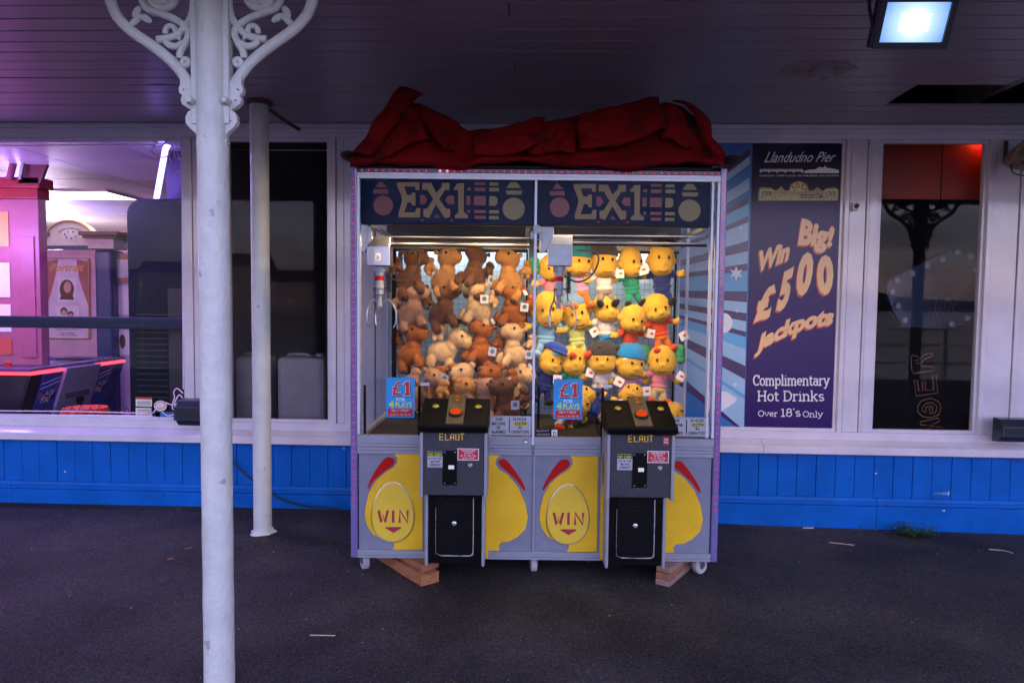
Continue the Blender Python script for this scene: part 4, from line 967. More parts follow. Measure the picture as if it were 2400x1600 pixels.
for k in range(51):
    u = UL + .06 + k * .0359
    if k == 10: continue
    (b2 if k in (11, 12) else b).ell((u, -.0045, 2.073), (.0042, .003, .0042) if k not in (11, 12) else (.006, .004, .006), None, 8, 6)
stuff(b.build('light_strip', led, mc, smooth=True)); b2.build('bright_light', led_hi, mc, smooth=True)
AL, AR = UL + .0365, UR - .0365
# aluminium frames: top, sides, mullion, rails (grooved bars)
for z0, z1, v0 in ((2.050, 2.0635, -.006), (2.032, 2.0495, -.010)): bx('top_rail', alu_lit, (AL, v0, z0), (AR, .03, z1), mc, .0015)
for u0, u1 in ((AL, AL + .014), (AR - .014, AR)): bx('frame_stile', alu_lit, (u0, -.008, .735), (u1, .03, 2.0315), mc, .002)
bx('mullion', alu_lit, (-.0165, -.012, .69), (-.0035, .02, 2.0315), mc, .002)
bx('frame_stile', alu_lit, (.872, -.010, .735), (.884, .02, 2.0315), mc, .002)
for z0, z1, v0 in ((.690, .732, -.012), (.672, .6885, -.006), (.655, .6705, -.009), (.636, .6535, -.006)):
    bx('door_rail', alu, (AL, v0, z0), (-.5555, .02, z1), mc, .0015); bx('door_rail', alu, (-.236, v0, z0), (-.0175, .02, z1), mc, .0015)
    bx('door_rail', alu, (-.0025, v0, z0), (.338, .02, z1), mc, .0015); bx('door_rail', alu, (.664, v0, z0), (AR, .02, z1), mc, .0015)
for z0, z1, v0 in ((.092, .104, -.008), (.105, .118, -.005), (.119, .133, -.008)):
    for u0, u1 in ((AL, -.545), (-.2505, .352), (.672, AR)): bx('base_rail', alu, (u0, v0, z0), (u1, .005, z1), mc, .001)
bx('divider', alu, (-.006, -.006, .1335), (.004, .005, .6355), mc, .001)
bx('glass_door', acr, (AL + .0145, .004, .733), (-.017, .008, 2.0315), mc); bx('glass_door', acr, (-.003, .004, .733), (AR - .0145, .008, 2.0315), mc)
for u in (AL + .002, AR - .006): bx('side_glass', acr, (u, .032, .71), (u + .004, .85, 2.08), mc)
for u in (AL, AR - .03): bx('rear_post', alu, (u, .851, .70), (u + .03, .884, 2.085), mc, .003)
bx('rear_post', alu, (-.030, .80, .713), (.012, .884, 2.0855), mc, .003)
for u in (AL + .001, AR - .03): bx('side_rail', alu, (u, .031, .7125), (u + .029, .85, .735), mc, .003)
b = MB(); v = .80
u = -.87
while u < .88:
    if not -.04 < u < .02: b.tube([(u, v, .75), (u, v, 1.79)], .0011, 4)
    u += .034
z = .76
while z < 1.79:
    b.tube([(-.87, v + .002, z), (-.035, v + .002, z)], .0011, 4); b.tube([(.02, v + .002, z), (.88, v + .002, z)], .0011, 4); z += .034
stuff(b.build('wire_grid', mat('dark wire', (.06, .06, .07), .4, metal=.6), mc))
for u in (-.872, -.038, .018, .884): bx('grid_post', blkm, (u - .006, .79, .72), (u + .006, .80, 1.80), mc, .001)
# side liner strips seen through the left glass
bx('inner_post', alu, (-.835, .76, .72), (-.805, .79, 1.80), mc, .002); bx('inner_post', blkm, (-.862, .70, .72), (-.838, .73, 1.80), mc, .002)

# headers
hdr = mat('header navy print', (.006, .015, .045), .5, spec=.05, var=.10, scale=5); tanp = mat('header gold print', (.21, .135, .030), .4, var=.08); rdp = mat('header red print', (.17, .014, .024), .4); yep = mat('header yellow print', (.19, .15, .032), .4)
ZH0, ZH1 = 1.812, 2.0315
E_ = [(540, 255), (795, 250), (795, 340), (755, 340), (745, 300), (620, 300), (655, 395), (700, 395), (715, 370), (750, 370), (750, 520), (715, 510), (700, 480), (660, 480), (625, 595), (745, 595), (765, 545), (808, 545), (800, 650), (560, 650), (560, 600), (600, 460), (590, 400), (545, 300)]
X_ = [(828, 258), (930, 258), (985, 370), (1050, 300), (1050, 258), (1135, 255), (1135, 335), (1085, 335), (1020, 440), (1100, 550), (1145, 550), (1145, 640), (1085, 655), (985, 500), (905, 655), (845, 640), (840, 555), (885, 550), (955, 440), (885, 335), (828, 335)]
I_ = [(1185, 318), (1225, 262), (1300, 255), (1300, 580), (1350, 625), (1350, 655), (1200, 655), (1200, 625), (1240, 590), (1235, 335), (1185, 335)]
rc = lambda x0, y0, x1, y1: [(x0, y0), (x1, y0), (x1, y1), (x0, y1)]
reds = [circle(385, 520, 112, 28), [(300, 310), (352, 240), (430, 310)], rc(270, 335, 440, 385), [(805, 395), (850, 395), (880, 440), (880, 460), (850, 500), (805, 500)], [(1190, 400), (1120, 400), (1088, 450), (1120, 490), (1190, 500)], rc(1420, 305, 1545, 345), rc(1415, 400, 1550, 505), rc(1420, 560, 1550, 595), rc(1425, 625, 1550, 660), rc(1330, 400, 1375, 500), rc(1335, 305, 1380, 338), rc(1340, 560, 1375, 592), rc(1420, 245, 1545, 275), [(960, 650), (992, 608), (1030, 650)], [(805, 690), (828, 662), (852, 690)], [(1140, 690), (1165, 662), (1190, 690)]]
yels = [rc(1590, 245, 1690, 280), rc(1590, 305, 1700, 345), [(1590, 400), (1655, 400), (1682, 425), (1682, 485), (1655, 510), (1590, 510)], rc(1590, 560, 1700, 597), rc(1590, 625, 1700, 662), [(1782, 305), (1830, 240), (1900, 240), (1950, 305)], [(1775, 335), (1965, 335), (1950, 380), (1790, 380)], circle(1868, 540, 126, 30)]
for side in (0, 1):
    ua, ub = ((AL + .016, -.018), (-.002, .870))[side]
    bx('header', hdr, (ua, .012, ZH0), (ub, .02, ZH1), mc)
    fn = lambda x, y, v=.0112: Vector((ua + (x - 130) / 1970 * (ub - ua), v, ZH1 - (y - 222) / 498 * (ZH1 - ZH0)))
    for nm, m_, L_, v in (('lettering', tanp, [E_, X_, I_], .0108), ('header_shape', rdp, reds, .0113), ('header_shape', yep, yels, .0113)):
        b = MB()
        for pl in L_: flatpoly(b, pl, lambda x, y: fn(x, y, v))
        b.build(nm, m_, mc, fix=False)
    b = MB()
    for pl in (E_, X_, I_):
        cxm = sum(p[0] for p in pl) / len(pl); cym = sum(p[1] for p in pl) / len(pl)
        b.tube([fn(x, y, .0106) for x, y in pl], .0012, 4, flat=.0003, nor=(0, 1, 0), closed=True)
    b.build('outline', rdp, mc, fix=False)
bx('header_shelf', blkm, (AL + .016, .03, ZH0 - .004), (-.02, .06, ZH0 + .003), mc); bx('header_shelf', blkm, (0, .03, ZH0 - .004), (.87, .06, ZH0 + .003), mc)

# front graphics
z8 = zoomer(800, 1000, 3.92)
def mp2(du=0.0, v=0.0): return lambda x, y: (lambda q: Vector((q[0] + du, v, q[1])))(atm(*z8(x, y), 0.0))
yl = [(482, 245), (745, 250), (745, 1125), (470, 1125), (490, 1085), (482, 1052), (450, 1036), (370, 1030), (290, 985), (238, 910), (215, 830), (220, 740), (250, 610), (310, 500), (400, 420), (480, 370), (515, 320), (510, 280)]
yr = [(1323, 252), (1470, 256), (1425, 295), (1415, 340), (1440, 385), (1540, 450), (1630, 560), (1690, 700), (1715, 830), (1690, 940), (1620, 1010), (1540, 1050), (1470, 1060), (1445, 1090), (1455, 1135), (1330, 1135)]
cl = [(430, 280), (470, 285), (487, 318), (465, 360), (380, 420), (300, 490), (250, 562), (243, 548), (270, 480), (320, 390), (380, 310), (405, 287)]
cr_ = [(1450, 310), (1490, 295), (1530, 320), (1600, 410), (1660, 500), (1690, 575), (1670, 572), (1600, 480), (1500, 390), (1455, 350)]
def sm(pl): return [(p.x, p.z) for p in smoothpath([Vector((x, 0, y)) for x, y in pl], 4, True)]
egg = [(475 + 193 * math.sin(a) * (1 - .13 * math.cos(a)), 790 - 262 * math.cos(a) + 0) for a in [2 * math.pi * k / 44 for k in range(44)]]
egg = [(x, y if y > 790 else y - 22 * (790 - y) / 262) for x, y in egg]
for du in (0.0, .9035):
    MB().prism([mp2(du, .004)(x, y) for x, y in yl], (0, -.0035, 0)).build('yellow_graphic', yel, mc)
    lim = .915 - du
    MB().prism([p for p in [mp2(du, .004)(x, y) for x, y in yr]], (0, -.0035, 0)).build('yellow_graphic', yel, mc)
    for L_ in (cl, cr_): MB().prism([mp2(du, .004)(x, y) for x, y in sm(L_)], (0, -.004, 0)).build('red_graphic', redl, mc)
    g = MB().prism([mp2(du, .0)(x, y) for x, y in egg], (0, -.010, 0)).build('egg_plate', eggy, mc, smooth=30, bev=.006)
    MB().tube([mp2(du, -.004)(x, y) for x, y in egg], .0035, 6, closed=True, nor=(0, 1, 0)).build('egg_ring', steel, mc, smooth=True)
    b = MB(); f_ = mp2(du, -.0106)
    for pl in ([(345, 760), (372, 868), (388, 800), (404, 868), (432, 760)], [(480, 760), (480, 872)], [(540, 872), (540, 760), (612, 872), (612, 760)]): b.tube([f_(x, y) for x, y in pl], .0072, 8, flat=.0012, nor=(0, 1, 0))
    flatpoly(b, [(412, 912), (550, 912), (556, 922), (482, 966), (406, 922)], f_)
    b.build('lettering', mag, g, fix=False)

# consoles
def button(parent, c, nor, r, m_, ringm, h=.014):
    nor = Vector(nor).normalized(); q_ = nor.to_track_quat('Z', 'Y')
    g = MB().lathe([(r * 1.28, 0), (r * 1.28, .006), (r * 1.02, .010), (r * 1.02, 0.002)], 24); g.v = [tuple(q_ @ Vector(p) + Vector(c)) for p in g.v]; ring = g.build('button', ringm, parent, smooth=40)
    g = MB().lathe([(r, .004), (r, .009), (r * .8, h), (.0005, h + .002)], 24); g.v = [tuple(q_ @ Vector(p) + Vector(c)) for p in g.v]; g.build('cap', m_, ring, smooth=60)
    return ring
ybtn = mat('yellow button', (.65, .48, .02), .25); rbtn = emit('lit red orange button', (1.0, .085, .012), .18); goldtex = mat('gold flecked plate', (.10, .085, .05), .35, var=.7, scale=220, metal=.3, bump=.6, bscale=300)
stkw = mat('sticker white', (.62, .64, .70), .4); stkg = mat('sticker silver', (.36, .39, .46), .4); stky = mat('sticker yellow', (.42, .42, .03), .4); stkb = mat('sticker blue', (.01, .26, .62), .35); stkr = mat('sticker red', (.42, .012, .02), .35); stko = mat('sticker lime', (.55, .60, .05), .4)
def label(nm, x0, y0, x1, y1, v, m_, th=.0008):
    (a, b_), (c, d) = atm(x0, y0, v), atm(x1, y1, v)
    return MB().prism([(a, v, b_), (c, v, b_), (c, v, d), (a, v, d)], (0, -th, 0)).build(nm, m_, mc)
def mfn(v): return lambda x, y: (lambda q: Vector((q[0], v, q[1])))(atm(x, y, v))
for side, (uc, dx, dy) in enumerate(((-.3965, 0, 0), (.5035, 436, 6))):
    con = empty('console', (uc, 0, 0), 0, mc)
    hw = .146
    MB().prism([(-hw, 0, .485), (-hw, -.225, .485), (-hw, -.225, .815), (-hw, 0, .815)], (2 * hw, 0, 0)).build('coin_panel', gun, con, bev=.004)
    for s in (-1, 1):
        bx('edge_trim', alu, (s * (hw + .0005), -.232, .47), (s * (hw + .017), -.02, .825), con, .006)
        bx('edge_trim', alu, (s * .1335, -.135, .10), (s * .150, -.02, .468), con, .006)
        bx('cheek', yel, (s * (hw + .0005), -.019, .10), (s * (hw + .016), -.0005, .634), con)
    MB().prism([(-.168, v, z) for v, z in ((-.02, .795), (-.25, .795), (-.278, .812), (-.280, .836), (-.020, .930))], (.334, 0, 0)).build('control_top', blkm, con, bev=.006)
    nrm = (0, -.094, .26)
    pl = lambda u, t, h=0.0: Vector((u, -.280 + .26 * t, .836 + .094 * t)) + Vector((0, -.34, .94)) * h
    MB().prism([pl(-.036, .04, .003), pl(.048, .04, .003), pl(.046, .98, .026), pl(-.040, .98, .026)], (0, .012, -.03)).build('display_plate', goldtex, con, bev=.003)
    MB().prism([pl(-.018, .70, .020), pl(.026, .70, .020), pl(.026, .93, .026), pl(-.018, .93, .026)], (0, -.001, .002)).build('display', mat('display amber', (.16, .10, .02), .2), con)
    b = MB()
    for t_, w in ((.88, .007), (.76, .006)):
        p = pl(.004, t_, .026 if t_ > .8 else .0235); b.ell(p, (w, .003, .004), None, 8, 6)
    b.build('display_digit', emit('display red', (1, .04, .03), .35), con)
    button(con, pl(-.098, .62), nrm, .0165, ybtn, black); button(con, pl(.112, .62), nrm, .0165, ybtn, black); button(con, pl(.006, .36, .010), nrm, .028, rbtn, black, .018)
    for u in (-.098, .112):
        MB().tube([pl(u - .008, .60, .0165), pl(u + .008, .60, .0165), pl(u + .004, .66, .0165), pl(u - .004, .66, .0165)], .001, 4, closed=True).build('arrow_mark', blk, con)
    # coin plate, lock, stickers
    D = lambda x, y: (x + dx, y + dy)
    v1 = -.2262
    cp = label('coin_plate', *D(1017, 1034), *D(1049, 1113), v1, blkm, .004)
    label('coin_light', *D(1030, 1068), *D(1043, 1077), -.2305, emit('coin slot light', (.75, .8, 1.0), .2), .001)
    for sx, sy in ((1021, 1038), (1045, 1038), (1021, 1109), (1045, 1109)):
        a, z = atm(*D(sx, sy), -.231); MB().lathe([(.004, 0), (.003, -.0025)], 8, (a, -.2303, z), axis='y').build('screw', steel, mc)
    a, z = atm(*D(1080, 1068), v1); MB().lathe([(.011, 0), (.011, -.005), (.007, -.008), (.007, -.004)], 18, (a, -.2255, z), axis='y').build('lock', steel, mc, smooth=40)
    ns = label('sticker', *D(982, 1036), *D(1017, 1073), v1, stkg); label('sticker_band', *D(983, 1037), *D(1016, 1047), v1 - .0009, blk, .0004)
    lettering(mc, stko, [('NO CASH', (D(985, 1046)[0], D(985, 1046)[1], D(1014, 1039)[0], D(1014, 1039)[1]), .02)], mfn(v1 - .0016))
    lettering(mc, blk, [('LEFT IN THIS', D(984, 1055) + D(1014, 1050), .02), ('MACHINE', D(989, 1062) + D(1010, 1057), .02), ('OVERNIGHT', D(986, 1070) + D(1013, 1064), .02)], mfn(v1 - .0012))
    label('sticker', *D(1051, 1029), *D(1100, 1057), v1, stkw); label('sticker_band', *D(1053, 1031), *D(1098, 1055), v1 - .0009, stkr, .0004)
    lettering(mc, stkw, [('THIS MACHINE', D(1059, 1036.5) + D(1092, 1032.5), .02), ('ACCEPTS', D(1065, 1042) + D(1086, 1038), .02), ('£2, £1, 50p, 20p,', D(1057, 1048.5) + D(1094, 1043.5), .02), ('& 10p COINS', D(1062, 1054) + D(1090, 1049.5), .02)], mfn(v1 - .0016))
    if side: 
        label('sticker', 1524, 1003, 1537, 1021, v1, stkr); lettering(mc, stkw, [('25p', (1525, 1012, 1535, 1006), .02), ('Play', (1525, 1019, 1536, 1013), .02)], mfn(v1 - .0012))
    b = MB(); f_ = mfn(v1 - .001); ox = 1009 if side == 0 else 1443; oy = 996 if side == 0 else 1000
    S_ = lambda pts: b.tube([f_(ox + x, oy + y) for x, y in pts], .0026, 6, flat=.0008, nor=(0, 1, 0))
    S_([(9, 0), (1, 0), (1, 14), (9, 14)]); S_([(1, 7), (8, 7)]); S_([(14, 0), (14, 14), (22, 14)]); S_([(26, 14), (26, 3), (29, 0), (33, 0), (33, 14)]); S_([(26, 8), (33, 8)]); S_([(38, 0), (38, 14), (45, 14), (45, 0)]); S_([(48, 0), (57, 0)]); S_([(52.5, 0), (52.5, 14)])
    b.build('lettering', mat('console yellow print', (.70, .48, .03), .4), mc, fix=False)
    # prize door
    bx('prize_box', blkm, (-.1325, -.125, .112), (.1325, 0, .4845), con, .004)
    bx('prize_door', mat('prize flap black', (.004, .0045, .006), .4, spec=.12), (-.095, -.132, .155), (.092, -.1255, .452), con, .012)
    rim = [(-.095, .40), (-.095, .185), (-.088, .165), (-.070, .155), (.068, .155), (.086, .165), (.092, .185), (.092, .45)]
    MB().tube(smoothpath([(x, -.133, z) for x, z in rim[3:]], 3), .0028, 6).build('worn_rim', mat('worn bright edge', (.30, .31, .34), .5, var=.6, scale=30), con)
    MB().tube(smoothpath([(x, -.133, z) for x, z in rim[:4]], 3), .0018, 6).build('worn_rim', mat('worn dull edge', (.16, .16, .18), .5, var=.9, scale=40), con)
    MB().lathe([(.012, 0), (.012, -.006), (.006, -.009), (.005, -.005)], 18, (-.003, -.132, .318), axis='y').build('lock', steel, con, smooth=40)
    bx('flap_slot', blk, (-.05, -.1335, .412), (.05, -.1322, .418), con)
    # console side grille
    MB().ell((-hw - .0172, -.11, .60), (.001, .03, .085), None, 16, 10).build('side_grille', black, con)
    # price card on the glass
    cx0 = 887 if side == 0 else 1272; cy0 = 866 if side == 0 else 870
    v0 = -.0062
    pc = label('price_card', cx0, cy0, cx0 + 65, cy0 + 93, v0, stkb, .0012)
    Q = lambda x0, y0, x1, y1: (cx0 + x0, cy0 + y0, cx0 + x1, cy0 + y1)
    label('price_band', cx0 + 4, cy0 + 72, cx0 + 61, cy0 + 90, v0 - .0013, stkr, .0004)
    lettering(mc, blk, [('£', Q(14, 45, 36, 10), .045)], mfn(v0 - .0018)); lettering(mc, stkw, [('£', Q(13, 43, 35, 9), .045)], mfn(v0 - .0020))
    lettering(mc, stkr, [('£', Q(14, 42, 34, 10), .02)], mfn(v0 - .0024))
    one = [(39, 17), (46, 10), (53, 10), (53, 37), (56, 37), (56, 42), (41, 42), (41, 37), (45, 37), (45, 18), (39, 20)]
    for m_, vv, gx, ex in ((blk, .0018, 1.5, 1.6), (stkw, .0020, 0, 1.2), (stkr, .0024, 0, 0)):
        b = MB(); mx_, my_ = 47.5, 26
        flatpoly(b, [(cx0 + x + gx + (ex if x > mx_ else -ex), cy0 + y + gx + (ex if y > my_ else -ex)) for x, y in one], mfn(v0 - vv)); b.build('lettering', m_, mc, fix=False)
    lettering(mc, stkw, [('FOR', Q(23, 55, 44, 47), .02), ('25p = 1 PLAY', Q(12, 80, 52, 74), .01), ('Accepts £1, 50p, 20p, 10p', Q(8, 88, 57, 83.5))], mfn(v0 - .0022))
    lettering(mc, stko, [('4', Q(6, 70, 18, 54), .03), ('PLAYS', Q(21, 70, 59, 57), .02)], mfn(v0 - .0022))
    # alarm notice
    nx0, ny0 = (1124, 954) if side == 0 else (1531, 957)
    label('alarm_notice', nx0, ny0, nx0 + 96, ny0 + 46, v0, stkg, .0010)
    MB().tube([mfn(v0 - .0014)(x, y) for x, y in rc(nx0 + 2, ny0 + 2, nx0 + 94, ny0 + 44)], .0010, 4, closed=True, flat=.0003, nor=(0, 1, 0)).build('notice_border', blk, mc)
    label('notice_highlight', nx0 + 57, ny0 + 14, nx0 + 88, ny0 + 23, v0 - .0011, stky, .0003)
    q = lambda a, b_, c, d: (nx0 + a, ny0 + d, nx0 + c, ny0 + b_)
    lettering(mc, blk, [('THIS', q(14, 5, 30, 12), .02), ('MACHINE', q(6, 15, 37, 22), .02), ('IS', q(18, 24, 25, 31), .02), ('ALARMED', q(5, 34, 38, 41), .02)], mfn(v0 - .0016))
    lettering(mc, blk, [('24 HOUR', q(54, 5, 86, 12), .02), ('CCTV', q(59, 15, 86, 22), .03), ('IN', q(67, 24, 74, 31), .02), ('OPERATION', q(50, 34, 90, 41), .02)], mfn(v0 - .0016))
    label('notice_rule', nx0 + 45, ny0 + 6, nx0 + 46.5, ny0 + 40, v0 - .0011, blk, .0003)
label('maker_plate', 1230, 985, 1266, 1001, -.0135, blk, .0006); label('maker_tag', 1267, 986, 1280, 1001, -.0135, stkw, .0006)
lettering(mc, blk, [('D', (1270.5, 999.5, 1276.5, 991), .02)], mfn(-.0146)); lettering(mc, stkg, [('ELAUT', (1233, 991, 1262, 987)), ('MADE IN BELGIUM', (1233, 999, 1262, 995))], mfn(-.0146))
a, z = atm(1208, 1012, -.013); MB().lathe([(.011, 0), (.011, -.008), (.008, -.012), (.004, -.010)], 16, (a, -.012, z), axis='y').build('lock', steel, mc, smooth=40)
for du in (-.0285, .0165): bx('door_hinge', alu, (du - .008, -.014, 1.735), (du + .008, -.0085, 1.775), mc, .003)
bx('door_hinge', alu, (-.022, -.0165, 1.765), (.010, -.0125, 1.808), mc, .003)
# casters
cw = mat('worn grey caster wheel', (.38, .38, .40), .6, var=.2); 
for u, v, yaw in ((-.883, .065, .5), (.006, .06, .06), (.868, .065, -1.0), (-.88, .80, .3), (.0, .80, .8), (.87, .80, 1.2)):
    cs = empty('caster', (u, v, 0), yaw, mc)
    MB().lathe([(.012, -.016), (.036, -.017), (.042, -.012), (.042, .012), (.036, .017), (.012, .016)], 24, (0, .018, .0425), axis='x').build('wheel', cw, cs, smooth=40)
    MB().lathe([(.014, -.018), (.014, .018)], 12, (0, .018, .0425), axis='x').build('hub', black, cs)
    for s in (-1, 1): MB().prism([(s * .0195, -.012, .089), (s * .0195, .035, .089), (s * .0195, .030, .04), (s * .0195, .010, .032)], (s * .003, 0, 0)).build('fork', steel, cs)
    bx('plate', steel, (-.03, -.03, .0885), (.03, .04, .0915), cs)

# gantries and claws
dsteel = mat('dull rail steel', (.22, .23, .25), .35, metal=.8, var=.1)
def gantry(uA, uB, uc, v, tone, name='claw'):
    g = empty('gantry', (0, 0, 0), 0, mc)
    bx('rail', dsteel, (uA, v, 1.728), (uB, v + .018, 1.738), g, .003); bx('rail', blkm, (uA, v - .02, 1.716), (uB, v - .002, 1.726), g, .003)
    bx('rail', dsteel, (uA, v + .02, 1.770), (uB, v + .026, 1.775), g)
    MB().prism([(uc - .105, v - .05, 1.830), (uc - .035, v - .05, 1.830), (uc - .035, v - .05, 1.755), (uc - .075, v - .05, 1.68), (uc - .105, v - .05, 1.68)], (0, .05, 0)).build('carriage_arm', tone, g, bev=.004)
    hb_ = MB().prism([(uc - .062, v - .06, 1.608), (uc + .062, v - .06, 1.608), (uc + .062, v - .06, 1.714), (uc - .062, v - .06, 1.714)], (0, .10, 0)).build('carriage_box', tone, g, bev=.004)
    MB().prism([(uc - .062, v - .058, 1.7145), (uc + .062, v - .058, 1.7145), (uc + .062, v - .038, 1.764), (uc - .036, v - .038, 1.764)], (0, .07, 0)).build('carriage_cap', tone, g, bev=.003)
    c = empty('claw', (uc - .003, v - .01, 0), 0, mc)
    MB().lathe([(.030, 1.607), (.030, 1.58), (.024, 1.578), (.024, 1.50), (.027, 1.498), (.027, 1.488), (.022, 1.486), (.022, 1.455), (.012, 1.452), (.012, 1.40), (.016, 1.398), (.016, 1.388)], 20).build('solenoid', alu, c, smooth=30)
    MB().lathe([(.0245, 1.555), (.0245, 1.530)], 20).build('name_band', redl, c)
    for k in range(3):
        a = R(90 + 120 * k + 25); ca, sa = math.cos(a), math.sin(a)
        pts = [(.014, 1.492), (.045, 1.488), (.048, 1.43), (.042, 1.425)]; 
        MB().tube([(r * ca, r * sa, z) for r, z in pts[:3]], .004, 6).build('claw_arm', black, c)
        MB().tube([(r * ca, r * sa, z) for r, z in ((.046, 1.432), (.014, 1.405))], .0035, 6).build('claw_link', steel, c)
        MB().tube(smoothpath([(r * ca, r * sa, z) for r, z in ((.046, 1.432), (.075, 1.40), (.092, 1.355), (.090, 1.30), (.078, 1.275))]), .0035, 6).build('claw_prong', steel, c, smooth=True)
    coil = [(.05 + .013 * math.cos(t * 1.1), .013 * math.sin(t * 1.1), 1.58 - .0016 * t - .00) for t in range(70)]
    MB().tube(coil, .003, 5).build('coiled_cord', black, c)
    MB().tube(smoothpath([(.03, .02, 1.56), (.10, .04, 1.53), (.17, .05, 1.56), (.21, .05, 1.64), (.19, .05, 1.69), (.10, .05, 1.695)]), .005, 6).build('cable', black, c, smooth=True)
    return g, hb_
gs = mat('galvanised sheet', (.50, .55, .60), .5, metal=.3, var=.15, scale=18)
g1, h1 = gantry(AL + .02, -.035, -.848, .28, steel); g2, h2 = gantry(.015, .88, .120, .10, gs)
a_, z_ = -.848, 1.66; MB().prism([(a_ - .016, .2192, 1.636), (a_ + .012, .2192, 1.636), (a_ + .012, .2192, 1.676), (a_ - .016, .2192, 1.676)], (0, -.001, 0)).build('tag_plate', stkw, mc)
lettering(mc, blk, [('D', (a_ - .009, 1.644, a_ + .005, 1.662), .02)], lambda x, y: Vector((x, .2178, y)))
brass = mat('warm steel channel', (.16, .14, .12), .35, metal=.6, stretch=(1, 8, 8))
for u0, u1 in ((AL + .03, -.035), (.015, .88)):
    bx('rear_channel', brass, (u0, .70, 1.738), (u1, .73, 1.800), mc, .004); bx('rear_channel', blkm, (u0, .69, 1.722), (u1, .72, 1.7365), mc, .003); bx('rear_channel', dsteel, (u0, .66, 1.795), (u1, .68, 1.803), mc)
    bx('track', dsteel, (u0, .10, 1.805), (u0 + .02, .70, 1.822), mc, .002); bx('track', dsteel, (u1 - .02, .10, 1.80), (u1, .70, 1.822), mc, .002)
# prize chutes of clear plastic with black edge bars
for u0, u1 in ((-.885, -.592), (.012, .352)):
    bx('chute_panel', acr, (u1 - .003, .03, .7125), (u1, .33, .985), mc); bx('chute_panel', acr, (u0, .331, .7125), (u1, .334, .985), mc)
    bx('chute_bar', blkm, (u1 - .012, .022, .7125), (u1 + .002, .029, .985), mc); bx('chute_bar', blkm, (u0, .022, .7125), (u0 + .012, .029, .985), mc)
    bx('chute_cap', stkw, (u1 - .003, .03, .9855), (u1 + .045, .036, 1.0), mc)
# warm lamps tucked up behind the headers, lighting the prizes
for k, (u, v, e) in enumerate(((-.26, .10, 3.1), (-.66, .10, 1.2), (.62, .10, 2.8), (.20, .10, 1.8))):
    l_ = lamp('prize_lamp', mw(u, v, 1.90), (1.0, .66, .33), e, (.16, .05), None, 'AREA')
    dirv = Vector(MV * .9 + Vector((0, 0, -.75))); l_.rotation_euler = dirv.to_track_quat('-Z', 'Y').to_euler()
    bx('light_blocker', blkm, (u - .10, .170, 1.868), (u + .10, .176, 2.05), mc)  # board added to block lamp light from the rear channel
    bx('lamp_tray', blkm, (u - .09, .062, 1.925), (u + .09, .14, 1.932), mc)

for u in (-.47, .45):
    l_ = lamp('back_light', mw(u, .845, 1.785), (.80, .92, 1.0), .95, (.78, .03), None, 'AREA'); l_.rotation_euler = Vector(MV * .15 + Vector((0, 0, -1))).to_track_quat('-Z', 'X').to_euler(); l_.rotation_euler = (R(6), 0, MYAW)
    bx('back_light_tray', alu, (u - .40, .825, 1.792), (u + .40, .865, 1.800), mc)
# ------------------------------------------------------------------ red cover thrown over the machine
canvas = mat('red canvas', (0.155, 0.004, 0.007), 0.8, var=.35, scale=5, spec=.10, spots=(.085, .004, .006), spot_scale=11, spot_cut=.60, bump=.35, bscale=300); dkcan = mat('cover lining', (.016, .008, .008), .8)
cv = thing('machine_cover', 'crumpled dark red canvas cover folded back on top of the machine', 'cover', tuple(mw(0, .3, 2.106)), MYAW)
def cvp(x, y, v): u, z = atm(x, y, v); return Vector((u, v - .3, z - 2.106))
cols = [(802, 380, 366, 350), (838, 376, 344, 314), (876, 374, 312, 268), (925, 376, 290, 218), (975, 378, 318, 226), (1030, 384, 330, 262), (1070, 388, 350, 300), (1100, 372, 340, 296), (1150, 370, 330, 288), (1220, 372, 332, 276), (1290, 378, 320, 262), (1350, 384, 330, 252), (1400, 386, 342, 240), (1450, 386, 318, 230), (1500, 380, 300, 220), (1540, 376, 312, 234), (1590, 376, 316, 250), (1630, 378, 340, 310), (1660, 382, 365, 350)]
rows_n = 13; grid = []
for i, (x, yb, ym, yt) in enumerate(cols):
    jit = lambda s_: s_ * math.sin(i * 2.3 + 1.1)
    prof = [cvp(x, yb, -.022), cvp(x + 3, yb - 8, -.055 - .015 * (i % 3 == 0)), cvp(x + 6 * math.sin(i * 1.9), yb * .6 + ym * .4, -.030 + .05 * (i % 2)), cvp(x, ym + 4 * math.sin(i * 3.1), -.005 + .07 * ((i + 1) % 2)), cvp(x + 5, (ym + yt) / 2, .06 + jit(.025)), cvp(x, yt, .17 + jit(.04))]
    zt_ = prof[-1].z
    prof += [Vector((prof[-1].x, .02 + jit(.03), zt_ * .82 - .01)), Vector((prof[-1].x * .99, .18, max(.03, zt_ * .45 + jit(.03)))), Vector((prof[-1].x * .98, .36, .05 + jit(.02))), Vector((prof[-1].x * .98, .53, .012))]
    grid.append(prof)
nr = len(grid[0]); b = MB()
b.add([p for g in grid for p in g], [(i * nr + j, (i + 1) * nr + j, (i + 1) * nr + j + 1, i * nr + j + 1) for i in range(len(grid) - 1) for j in range(nr - 1)])
o = b.build('canvas', canvas, cv, smooth=True)
for a in (('SUBSURF', 'sub'),):
    s_ = o.modifiers.new('sub', 'SUBSURF'); s_.levels = s_.render_levels = 2; s_.subdivision_type = 'CATMULL_CLARK'
tx_ = bpy.data.textures.new('folds', 'VORONOI'); tx_.noise_scale = .16; tx_.distance_metric = 'DISTANCE'
dm = o.modifiers.new('folds', 'DISPLACE'); dm.texture = tx_; dm.strength = .035; dm.mid_level = .3; dm.texture_coords = 'LOCAL'
sl = o.modifiers.new('thick', 'SOLIDIFY'); sl.thickness = .004
